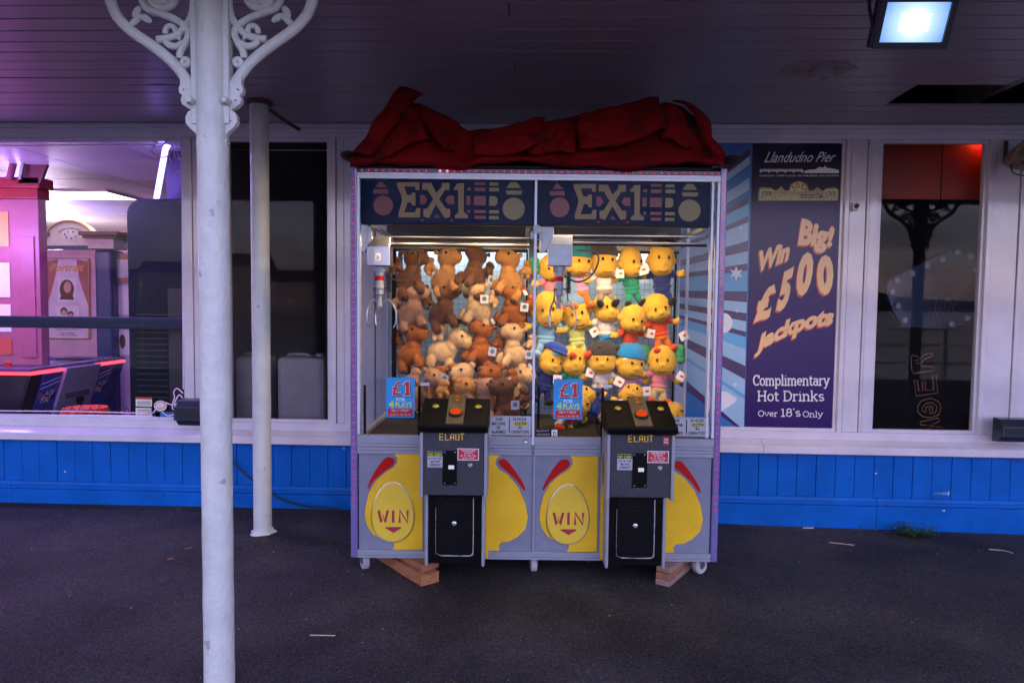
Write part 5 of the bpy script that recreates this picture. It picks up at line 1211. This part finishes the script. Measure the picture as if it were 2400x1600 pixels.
def strap(nm, pts, w, m_, thick=.008):
    pts = smoothpath(pts, 6); b = MB(); L_ = []
    for i, p in enumerate(pts):
        ww = w[0] + (w[1] - w[0]) * i / (len(pts) - 1)
        for k in range(7):
            a = -1 + 2 * k / 6
            L_.append(p + Vector((a * ww, .5 * ww * a * a - .02 * math.sin(i * .9), -.35 * a * ww)))
    b.add(L_, [(i * 7 + k, (i + 1) * 7 + k, (i + 1) * 7 + k + 1, i * 7 + k + 1) for i in range(len(pts) - 1) for k in range(6)])
    o = b.build(nm, m_, cv, smooth=True); s_ = o.modifiers.new('thick', 'SOLIDIFY'); s_.thickness = thick; return o
strap('rolled_edge', [cvp(830, 356, -.06), cvp(862, 310, -.03), cvp(900, 255, .02), cvp(944, 202, .08)], (.040, .058), canvas)
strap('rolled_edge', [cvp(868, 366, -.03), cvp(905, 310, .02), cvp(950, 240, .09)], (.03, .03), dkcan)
strap('side_flap', [cvp(1570, 236, .10), cvp(1604, 250, .03), cvp(1626, 310, -.03), cvp(1650, 358, -.05), cvp(1664, 386, -.045)], (.05, .022), canvas)
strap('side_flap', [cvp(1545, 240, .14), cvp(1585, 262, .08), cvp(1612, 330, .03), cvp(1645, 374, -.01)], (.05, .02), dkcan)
za, zb_f = zoomer(800, 160, 4.9), zoomer(1240, 160, 4.523)
def fold(pts, z_, vs, m_=None):
    P_ = [cvp(*z_(x, y), v) for (x, y), v in zip(pts, vs)]
    n = 26; b = MB(); L_ = []; ph = sum(p[0] for p in pts) * .01
    for j in range(n + 1):
        for i in range(n + 1):
            a, c = i / n, j / n
            p = (P_[0] * (1 - a) + P_[1] * a) * (1 - c) + (P_[3] * (1 - a) + P_[2] * a) * c
            wr = .010 * abs(math.sin(6 * a + 4 * c + ph)) + .006 * abs(math.sin(11 * a - 7 * c + 2 * ph)) + .0035 * math.sin(23 * a + 9 * c + ph) * math.sin(17 * c)
            hem = .030 * math.exp(-c * 9) + .026 * (math.exp(-a * 9) + math.exp(-(1 - a) * 9))
            L_.append(p + Vector((.008 * math.sin(5 * c + ph), -.020 * math.sin(math.pi * a) * (.4 + .6 * c) - wr + hem, -.016 * math.sin(math.pi * a) * (1 - c) + .010 * math.sin(7 * a + ph) * (1 - .5 * c))))
    b.add(L_, [(j * (n + 1) + i, j * (n + 1) + i + 1, (j + 1) * (n + 1) + i + 1, (j + 1) * (n + 1) + i) for j in range(n) for i in range(n)])
    o = b.build('fold', m_ or canvas, cv, smooth=True); s_ = o.modifiers.new('thick', 'SOLIDIFY'); s_.thickness = .005; return o
fold([(520, 870), (1470, 620), (1380, 300), (520, 500)], zb_f, (-.10, -.09, .06, .05))
fold([(0, 880), (520, 860), (500, 560), (0, 600)], zb_f, (-.075, -.085, .06, .05))
fold([(1430, 700), (1760, 820), (1610, 400), (1400, 400)], zb_f, (-.085, -.07, .07, .06))
fold([(380, 1030), (1010, 760), (850, 420), (620, 640)], za, (-.09, -.075, .07, .02))
fold([(1010, 760), (1310, 960), (1350, 640), (900, 470)], za, (-.085, -.10, .05, .07))
fold([(1500, 1000), (2340, 860), (2340, 560), (1520, 760)], za, (-.09, -.085, .06, .04))
for x, y in ((806, 360), (1676, 370)):
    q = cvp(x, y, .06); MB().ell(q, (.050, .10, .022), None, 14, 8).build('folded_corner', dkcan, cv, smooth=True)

# ------------------------------------------------------------------ plush capybaras
def fuse(mb, voxel, sm=4):
    me = mb.mesh('f'); o = bpy.data.objects.new('f', me); COL.objects.link(o)
    r_ = o.modifiers.new('r', 'REMESH'); r_.mode = 'VOXEL'; r_.voxel_size = voxel
    s_ = o.modifiers.new('s', 'SMOOTH'); s_.iterations = sm; s_.factor = .5
    bpy.context.view_layer.update()
    out = bpy.data.meshes.new_from_object(o.evaluated_get(bpy.context.evaluated_depsgraph_get()))
    COL.objects.unlink(o); bpy.data.objects.remove(o)
    out.polygons.foreach_set('use_smooth', [True] * len(out.polygons)); out.materials.clear(); out.materials.append(None)
    return out
def fur(me, n, ln, seed=3):
    rnd = random.Random(seed); b = MB(); polys = me.polygons; ws = [p.area for p in polys]
    for p in rnd.choices(polys, ws, k=n):
        vs = [me.vertices[i].co for i in p.vertices]; a = rnd.random(); c = vs[0].lerp(vs[1], a).lerp(vs[2 % len(vs)].lerp(vs[-1], a), rnd.random())
        nn = (p.normal + Vector((rnd.uniform(-.7, .7), rnd.uniform(-.7, .7), rnd.uniform(-1.0, .2)))).normalized(); t = nn.orthogonal().normalized() * ln * .13
        b.add([c + t - p.normal * .001, c - t - p.normal * .001, c + nn * ln], [(0, 1, 2)])
    out = b.mesh('fur'); out.materials.append(None); return out
Rz = lambda a: Matrix.Rotation(a, 4, 'Y').to_euler()
def capy_mesh():
    b = MB()
    b.ell((-.004, 0, -.012), (.082, .054, .064), Rz(R(-12))); b.ell((.045, 0, .035), (.042, .044, .050)); b.ell((.074, 0, .098), (.062, .056, .055)); b.ell((.116, 0, .088), (.044, .048, .044)); b.ell((.128, 0, .096), (.030, .038, .032))
    for x in (.055, -.055):
        for y in (-.034, .034): b.ell((x + (.008 if y < 0 else -.012), y, -.075), (.027, .024, .045))
    for y in (-.030, .030): b.ell((.030, y * 1.2, .148), (.016, .009, .016))
    return fuse(b, .0055, 5)
def baby_mesh():
    b = MB(); b.ell((0, 0, 0), (.036, .028, .030)); b.ell((.022, 0, .034), (.026, .024, .024)); b.ell((.040, 0, .028), (.016, .018, .017))
    for x in (.02, -.022):
        for y in (-.02, .02): b.ell((x, y, -.026), (.012, .011, .016))
    return fuse(b, .004, 4)
me_c, me_b = capy_mesh(), baby_mesh(); fu_c, fu_b = fur(me_c, 8000, .0090), fur(me_b, 2000, .007)
me_nose = MB().ell((0, 0, 0), (.012, .020, .014), None, 12, 8).mesh('nose'); me_eye = MB().ell((0, 0, 0), (.0078, .0052, .0082), None, 10, 8).mesh('eye'); me_paw = MB().ell((0, 0, 0), (.023, .022, .018), None, 12, 8).mesh('paw')
for me_ in (me_nose, me_eye, me_paw): me_.polygons.foreach_set('use_smooth', [True] * len(me_.polygons)); me_.materials.append(None)
me_tag = MB().box(-.024, -.0006, -.05, .024, .0006, 0).mesh('tag'); me_tag.materials.append(None); me_lab = MB().box(-.009, -.0004, -.034, .009, .0004, 0).mesh('care'); me_lab.materials.append(None)
def put(nm, me, m_, par, loc=(0, 0, 0), rot=(0, 0, 0), sc=1.0):
    o = bpy.data.objects.new(nm, me); COL.objects.link(o); o.parent = par; o.location = loc; o.rotation_euler = rot
    o.scale = (sc, sc, sc) if not isinstance(sc, tuple) else sc
    o.material_slots[0].link = 'OBJECT'; o.material_slots[0].material = m_
    return o
def plush(nm, col, var=.16): return mat(nm, col, .92, var=var, scale=45, sheen=.25, spec=.15, bump=.5, bscale=330)
FUR = {'tan': plush('tan plush', (.38, .185, .07)), 'brown': plush('brown plush', (.135, .052, .024)), 'golden': plush('golden plush', (.42, .205, .062)), 'cream': plush('cream plush', (.56, .38, .20)), 'rust': plush('rust plush', (.32, .095, .022)), 'rose': plush('rosy tan plush', (.40, .22, .13))}
muzz = plush('dark muzzle plush', (.055, .025, .016)); eyem = mat('glossy black bead', (.008, .007, .006), .08); tagm = mat('card swing tag', (.62, .52, .52), .5, var=.10, scale=60); tagp = mat('lilac swing tag', (.40, .36, .50), .5, var=.2, scale=90); caresm = mat('care label', (.72, .70, .68), .6); teal = mat('tag print teal', (.02, .16, .18), .5)
me_disc = MB().prism([(x, 0, y) for x, y in circle(0, 0, .014, 16)], (0, -.0006, 0)).mesh('disc'); me_disc.materials.append(None)
def capybara(label, col, u, v, z, face=1, roll=0.0, yaw=0.0, tagpos=None, care=True, baby=True, tagmat=None, sc=1.0):
    p = mw(u, v, z); t = thing('plush_capybara', label, 'plush toy', tuple(p), 0, 'plush capybaras in the claw machine')
    t.rotation_euler = Matrix.Rotation(MYAW + (0 if face > 0 else math.pi) + yaw, 3, 'Z').to_4x4().to_euler() if not roll else (Matrix.Rotation(MYAW + (0 if face > 0 else math.pi) + yaw, 3, 'Z') @ Matrix.Rotation(roll, 3, 'Y')).to_euler()
    t.scale = (sc,) * 3
    m_ = FUR[col]
    bd = put('body', me_c, m_, t); stuff(put('fur', fu_c, m_, bd))
    put('nose', me_nose, muzz, t, (.154, 0, .104))
    for y in (-1, 1): put('eye', me_eye, eyem, t, (.098, y * .0535, .118))
    for x in (.055, -.055):
        for y in (-1, 1): put('paw', me_paw, muzz, t, (x + (.008 if y < 0 else -.012), y * .034, -.108))
    if baby:
        bb = put('baby', me_b, m_, t, (-.055, -.012 * face, .088), (0, -.3, .2)); stuff(put('fur', fu_b, m_, bb))
        for y in (-1, 1): put('eye', me_eye, eyem, bb, (.032, y * .019, .042), sc=.55)
    s = -1 if face > 0 else 1
    if tagpos:
        g = put('swing_tag', me_tag, tagmat or tagm, t, (tagpos[0], s * .066, tagpos[1]), (0, .45, 0)); put('tag_print', me_disc, teal, g, (0, s * .0014, -.022), (0, 0, 0 if s < 0 else math.pi))
    if care: put('care_label', me_lab, caresm, t, (-.088, s * .03, -.02), (0, 1.0, 0))
    return t
vt = .715
def CP(x, y): return atm(x, y, vt)
caps = [
 ('dark brown plush capybara in the top row, partly behind the crane cable', 'brown', (938, 634), 1, -0.35, .25, None, False), ('tan plush capybara in the top row facing the dark brown one with a tag', 'tan', (1018, 634), 1, -0.4, .35, None, False),
 ('dark brown plush capybara in the top row turned to show its back', 'brown', (1092, 630), -1, -0.75, .9, (-.05, .05), True), ('golden tan plush capybara in the top row beside the centre post', 'golden', (1176, 638), -1, -0.5, -.15, None, True),
 ('rosy tan plush capybara in the middle row next to the claw prong', 'rose', (940, 712), 1, -0.35, .2, None, False), ('red brown plush capybara in the middle row facing a cream one', 'brown', (1012, 712), 1, -0.4, .3, None, False),
 ('cream tan plush capybara in the middle row with a blue stamped tag', 'cream', (1100, 706), -1, -0.45, -.25, (.02, .085), True), ('rusty orange plush capybara in the middle row beside the centre post', 'rust', (1182, 714), -1, -0.55, -.2, (-.01, .075), True),
 ('brown plush capybara in the bottom hanging row above the price card', 'rust', (938, 804), 1, -0.3, .4, None, True), ('cream plush capybara in the bottom hanging row with its head dropped', 'cream', (1018, 800), 1, 0.25, .1, None, False),
 ('rusty red plush capybara in the bottom hanging row with a calendar tag', 'rust', (1110, 800), -1, -0.6, -.35, (-.02, .04), True), ('cream plush capybara in the bottom hanging row beside the centre post', 'cream', (1186, 806), -1, -0.5, -.3, (-.04, .045), True)]
for lab, c, (x, y), f, ro, ya, tg, care in caps:
    u, z = CP(x, y); capybara(lab, c, u, vt + random.uniform(-.015, .015), z - .012, f, ro, -abs(ya) if f > 0 else abs(ya), tg, care, True, tagp if 'calendar' in lab or 'bottom' in lab else None, 1.03)
heap = [('tan plush capybara slumped at the back of the heap behind the price card', 'rose', -.66, .62, .84, 1, 0, .3, None), ('rust plush capybara in the heap behind the left console', 'rust', -.50, .60, .86, 1, .1, .2, (.01, .10)), ('cream plush capybara sitting up in the middle of the heap', 'cream', -.345, .56, .87, -1, .1, -.2, (.03, .03)),
 ('rust plush capybara with a white tag on top of the heap', 'rust', -.19, .57, .86, -1, .2, -.3, (.0, .09)), ('cream plush capybara lying at the back of the heap by the centre post', 'cream', -.11, .72, .84, 1, .2, .5, None), ('tan plush capybara lying at the front of the heap by the console', 'rose', -.30, .40, .79, 1, .3, .3, None),
 ('dark brown plush capybara at the front of the heap above the alarm notice', 'brown', -.14, .36, .79, -1, .4, .2, (.0, .06)), ('golden plush capybara half hidden behind the left console', 'golden', -.46, .44, .80, 1, .1, .1, None)]
for lab, c, u, v, z, f, ro, ya, tg in heap: capybara(lab, c, u, v, z + .03, f, -ro, -abs(ya) if f > 0 else abs(ya), tg, False, True, tagp)

# ------------------------------------------------------------------ yellow rag dolls
yp = plush('yellow felt', (.66, .40, .045), .08)
def D_(b_, *a): return b_.ell(*a)
b = MB(); b.ell((0, 0, .0), (.070, .060, .080)); b.ell((0, -.012, -.030), (.064, .056, .052))
for s in (-1, 1): b.ell((s * .070, 0, -.012), (.012, .012, .016))
b.ell((0, -.064, -.022), (.012, .012, .010)); me_head = fuse(b, .005, 3)
b = MB(); b.ell((0, 0, -.015), (.044, .034, .052)); b.ell((0, 0, -.052), (.047, .036, .018)); 
for s in (-1, 1): b.ell((s * .052, 0, .012), (.034, .020, .019), Rz(s * R(32)))
me_shirt = fuse(b, .0045, 3)
b = MB(); b.ell((0, 0, 0), (.021, .016, .018)); b.ell((.014, -.004, .010), (.008, .008, .012)); b.ell((.016, 0, -.006), (.012, .009, .008)); me_hand = fuse(b, .0035, 2)
b = MB(); b.ell((0, 0, 0), (.042, .032, .022))
for s in (-1, 1): b.ell((s * .026, -.006, -.030), (.020, .020, .038), Rz(-s * R(14)))
me_leg = fuse(b, .0045, 3)
me_shoe = fuse(MB().ell((0, -.012, 0), (.021, .033, .018)), .0045, 2)
def cap_hat():
    b = MB(); b.ell((0, 0, .0), (.078, .070, .034)); b.ell((0, -.05, -.014), (.055, .034, .008)); return fuse(b, .005, 2)
def hair_hat(): return fuse(MB().ell((0, .010, .012), (.080, .072, .080), None, 20, 14, -.10), .005, 2)
def tall_hat(): b = MB(); b.ell((0, .008, .02), (.070, .060, .06), None, 20, 12, -.2); b.ell((0, .008, .085), (.052, .046, .085)); b.ell((0, .008, .175), (.022, .022, .022)); return fuse(b, .006, 2)
def tufts(): b = MB(); [b.ell((s * .088, .01, z), (.030, .028, .026)) for s in (-1, 1) for z in (.0, .03, .055)]; return fuse(b, .005, 2)
HAT = {'cap': (cap_hat(), (0, 0, .072)), 'hair': (hair_hat(), (0, 0, .02)), 'tall': (tall_hat(), (0, 0, .03)), 'tufts': (tufts(), (0, 0, .0))}
fu_h, fu_s = fur(me_head, 5000, .0055, 8), fur(me_shirt, 2500, .005, 9)
def mouth_mesh():
    b = MB().tube([(x, -.0665 + 3.0 * x * x, -.058 + 5.0 * x * x) for x in [(-.026 + .0065 * k) for k in range(9)]], .0017, 5); me = b.mesh('mouth'); me.materials.append(None); return me
me_mouth = mouth_mesh()
FC = {k: plush(k + ' felt', c, .08) for k, c in dict(pink=(.62, .20, .24), lilac=(.50, .28, .42), white=(.66, .60, .56), green=(.02, .27, .17), navy=(.015, .03, .15), sky=(.22, .45, .62), lime=(.48, .52, .16), red=(.60, .07, .02), blue=(.02, .22, .50), grey=(.24, .20, .18), dark=(.045, .042, .040), black=(.012, .012, .016), teal=(.02, .20, .26), paleblue=(.16, .28, .44), royal=(.02, .06, .34), moss=(.04, .26, .10), sand=(.50, .40, .18), orange=(.62, .16, .02), bwhite=(.55, .62, .70)).items()}
def doll(label, u, v, z, shirt, pants, shoe, hat=None, roll=0.0, yaw=0.0, tilt=0.0, tg=None, sleeves=True, sc=1.0):
    t = thing('rag_doll', label, 'plush toy', tuple(mw(u, v, z)), 0, 'yellow faced dolls in the claw machine')
    t.rotation_euler = (Matrix.Rotation(MYAW + yaw, 3, 'Z') @ Matrix.Rotation(roll, 3, 'Y') @ Matrix.Rotation(tilt, 3, 'X')).to_euler(); t.scale = (sc,) * 3
    h = put('head', me_head, yp, t, (0, -.012, .085), (random.uniform(-.08, .2), random.uniform(-.22, .22), random.uniform(-.35, .35)), (random.uniform(.92, 1.06), 1.0, random.uniform(.88, 1.16)))
    stuff(put('fur', fu_h, yp, h))
    for s in (-1, 1): put('eye', me_eye, eyem, h, (s * .026, -.0625, .004), (0, 0, R(90)), 1.1)
    put('mouth', me_mouth, eyem, h)
    if hat: put('hat' if hat[0] in ('cap', 'tall') else 'hair', HAT[hat[0]][0], FC[hat[1]], h, HAT[hat[0]][1])
    sh_ = put('shirt', me_shirt, FC[shirt], t, (0, 0, -.005)); stuff(put('fur', fu_s, FC[shirt], sh_))
    for s in (-1, 1): put('hand', me_hand, yp, t, (s * .092, -.005, -.018 + .02 * random.random()), (0, 0, 0 if s > 0 else math.pi), 1.0)
    put('trousers', me_leg, FC[pants], t, (0, -.004, -.075))
    for s in (-1, 1): put('shoe', me_shoe, FC[shoe], t, (s * .036, -.028, -.142), (R(-25), 0, s * .5))
    if tg:
        g = put('swing_tag', me_tag, caresm, t, (tg[0], -.075, tg[1]), (0, tg[2], 0), (.95, 1, .9)); put('tag_print', me_disc, FC['red'] if tg[0] > 0 else FC['grey'], g, (.004, -.0014, -.024), (0, 0, 0), (.8, 1, .5))
    return t
dl = [
 ('yellow faced doll in a pink shirt with red shoes hanging behind the grey crane box', 1268, 650, 'pink', 'sand', 'red', ('tufts', 'moss'), .1, .2, None), ('yellow faced doll in a lilac shirt and orange trousers with teal hair, top row', 1330, 640, 'lilac', 'orange', 'orange', ('hair', 'teal'), .05, 0, None),
 ('yellow faced doll in a white shirt and grey trousers with dark hair, top row', 1386, 638, 'white', 'grey', 'black', ('hair', 'dark'), -.05, .1, None), ('bald yellow faced doll in a green suit with square tags, top row', 1449, 638, 'green', 'green', 'black', None, 0, 0, (-.085, .055, .1)),
 ('yellow faced doll in navy clothes and a black flat cap, top row', 1520, 632, 'navy', 'navy', 'black', ('cap', 'black'), -.05, -.2, (-.10, .045, -.25)),
 ('yellow faced doll in a sky blue outfit in the middle row', 1256, 748, 'sky', 'sky', 'sky', None, -.05, .1, None), ('yellow faced doll in a lime dress and tall pale blue bobble hat', 1324, 756, 'lime', 'lime', 'red', ('tall', 'paleblue'), .08, .1, (.06, -.0, -.5)),
 ('yellow faced doll in a white shirt and blue trousers in the middle row', 1390, 742, 'white', 'blue', 'dark', None, .0, 0, None), ('yellow faced doll in a red shirt and blue shorts with pale shoes', 1447, 766, 'red', 'blue', 'bwhite', None, .02, .15, (.085, .03, .15)),
 ('yellow faced doll in a red orange dress in the middle row', 1512, 742, 'red', 'orange', 'red', None, -.05, -.1, (.09, -.06, -.25)),
 ('yellow faced doll in navy clothes under a royal blue cap, bottom row', 1258, 862, 'navy', 'navy', 'black', ('cap', 'royal'), .12, .2, (.04, .02, -.2)), ('bald yellow faced doll in a green suit half behind the price card', 1318, 862, 'green', 'green', 'black', None, .05, .1, (.075, .03, .35)),
 ('yellow faced doll in a white top with dark curly hair, bottom row', 1380, 862, 'white', 'royal', 'black', ('hair', 'dark'), .05, .05, (.095, .0, .4)), ('yellow faced doll in a lilac shirt with bright blue hair, bottom row', 1442, 872, 'lilac', 'red', 'red', ('hair', 'blue'), .05, .0, (.07, -.02, -.1)),
 ('yellow faced doll in a pink shirt with green side tufts, bottom row', 1514, 862, 'pink', 'sand', 'red', ('tufts', 'moss'), -.05, -.1, (.10, .03, .45))]
for lab, x, y, sh, pa, so, hat, ro, ya, tg in dl:
    u, z = CP(x, y); doll(lab, u, vt + random.uniform(-.02, .01), z, sh, pa, so, hat, ro + random.uniform(-.16, .16), ya + random.uniform(-.25, .25), random.uniform(-.1, .1), tg, True, random.uniform(1.12, 1.26))
for lab, u, v, z, sh, ro, ya, ti in (('yellow faced doll slumped on its back behind the right console', .55, .42, .83, 'white', .4, 0, -.9), ('yellow faced doll lying on the machine floor behind the blue price card', .20, .40, .80, 'red', 1.3, .3, -.5), ('yellow faced doll lying on the floor by the right side glass', .74, .40, .78, 'lime', 1.5, .2, -.6), ('yellow faced doll lying among the others at the back of the floor', .36, .55, .81, 'royal', -.8, .2, -.6)):
    doll(lab, u, v, z, sh, 'white', 'red', None, ro, ya, ti)

# ------------------------------------------------------------------ timbers under the machine
def timber(label, p0, p1, w, z0, z1, m_, back=0.0, rz=0.0):
    p0, p1 = Vector(p0), Vector(p1); d = (p1 - p0).normalized(); n = Vector((-d.y, d.x, 0)); L_ = (p1 - p0).length
    t = tag(MB().box(0, -w / 2, z0, L_, w / 2, z1).build('timber_block', m_, bev=.003), label, 'timber'); t.location = p0 + d * back; t.rotation_euler = (0, 0, math.atan2(d.y, d.x) + rz); return t
wd1 = mat('old pine timber', (.33, .135, .055), .75, var=.45, scale=26, stretch=(.7, .7, 5), bump=.4); wd2 = mat('red pine timber', (.29, .115, .06), .75, var=.3, scale=20, stretch=(.7, .7, 4), bump=.3); wd3 = mat('grey pine timber', (.27, .18, .15), .8, var=.3, scale=24, stretch=(.7, .7, 5), bump=.3)
timber('thick grooved brown timber on the ground below the left wheel end', (-.516, -1.292, .001), (-1.02, -.70, .001), .106, 0, .056, wd1)
timber('shorter reddish timber lying on top of the grooved brown one', (-.52, -1.245, .001), (-.98, -.72, .001), .10, .0565, .0885, wd2, .0, .03)
timber('pale grey timber at the bottom of the stack of three', (.652, -1.237, .001), (1.0, -.70, .001), .075, 0, .029, wd3)
timber('brown timber in the middle of the stack of three', (.655, -1.225, .001), (1.0, -.70, .001), .074, .0295, .0585, wd2, .0, .01)
timber('short brown timber on top of the stack of three by the right caster', (.66, -1.21, .001), (1.0, -.70, .001), .078, .059, .0885, wd3, .0, -.03)

# ------------------------------------------------------------------ weed and litter
t = thing('weed_clump', 'small green weed growing at the foot of the blue boards', 'weed', (2.50, -.10, gz(2.5, -.1)))
leafm = mat('weed leaf', (.04, .095, .022), .6, var=.4, scale=40)
b = MB()
for k in range(260):
    x = random.gauss(0, .075); y = random.uniform(-.09, .03); z = abs(random.gauss(0, .026)) + .004; a = random.uniform(0, 6.3); l_ = random.uniform(.018, .042); d = Vector((math.cos(a), math.sin(a), random.uniform(-.1, .7))); n = Vector((-d.y, d.x, 0)).normalized() * l_ * .3
    p = Vector((x, y, z)); b.add([p, p + d * l_ * .5 + n, p + d * l_, p + d * l_ * .5 - n], [(0, 1, 2, 3)])
b.build('foliage', leafm, t, fix=False)
b = MB()
for k in range(14): x = random.gauss(0, .06); b.tube([(x, -.02, 0), (x + random.uniform(-.02, .02), -.04, .03)], .0015, 4)
stuff(b.build('stem', leafm, t, fix=False))
straw = mat('pale straw', (.62, .52, .46), .6); leafb = mat('dry leaf', (.22, .09, .04), .8); scrap = mat('white scrap', (.65, .65, .68), .7)
def litter(nm, label, pts, r, m_, cat, flat=None):
    o = tag(MB().tube(pts, r, 6, flat=flat, nor=(0, 0, 1) if flat else None).build(nm, m_), label, cat); return o
p, q = atz(712, 1457.5, .004), atz(770, 1458.5, .004); litter('lolly_stick', 'thin pale wooden stick lying alone on the asphalt', [p, q], .0035, straw, 'stick', .002)
P3 = lambda x, y: (lambda a: Vector((a.x, a.y, gz(a.x, a.y) + .004)))(atz(x, y, -.05))
litter('straw_stalk', 'bent pale straw on the asphalt below the wide post', [P3(2272, 1256), P3(2300, 1258), P3(2318, 1263), P3(2326, 1268)], .0028, straw, 'straw')
litter('straw_stalk', 'long thin straw on the asphalt before the poster', [P3(1905, 1243), P3(1930, 1246), P3(1962, 1250)], .002, straw, 'straw')
litter('paper_scrap', 'white paper scrap at the foot of the blue boards below the poster', [P3(1845, 1207), P3(1868, 1206)], .008, scrap, 'litter', .003)
litter('dry_leaf', 'curled brown leaf on the asphalt left of the thick column', [atz(985 / 2.56, 1284 / 1.0, .004), atz(1002 / 2.56 + 6, 1281, .004)], .010, leafb, 'leaf', .004)
litter('dry_leaf', 'brown leaf fragment near the blue boards left of the thick column', [atz(424, 1260, .004), atz(440, 1257, .004)], .007, leafb, 'leaf', .003)
b = MB(); rnd = random.Random(5)
for k in range(4500):
    x, y = rnd.uniform(-3.2, 3.6), rnd.uniform(-2.6, -.03)
    if rnd.random() < .35: y = -.03 - abs(rnd.gauss(0, .18))
    s = rnd.uniform(.0007, .0018) if rnd.random() < .97 else rnd.uniform(.002, .0045); z = gz(x, y); b.add([(x - s, y, z), (x + s * .6, y - s, z), (x + s, y + s * .7, z), (x, y, z + s)], [(0, 1, 3), (1, 2, 3), (2, 0, 3)])
stuff(b.build('grit', mat('pale grit', (.40, .39, .38), .8, var=.5, scale=300), fix=False))
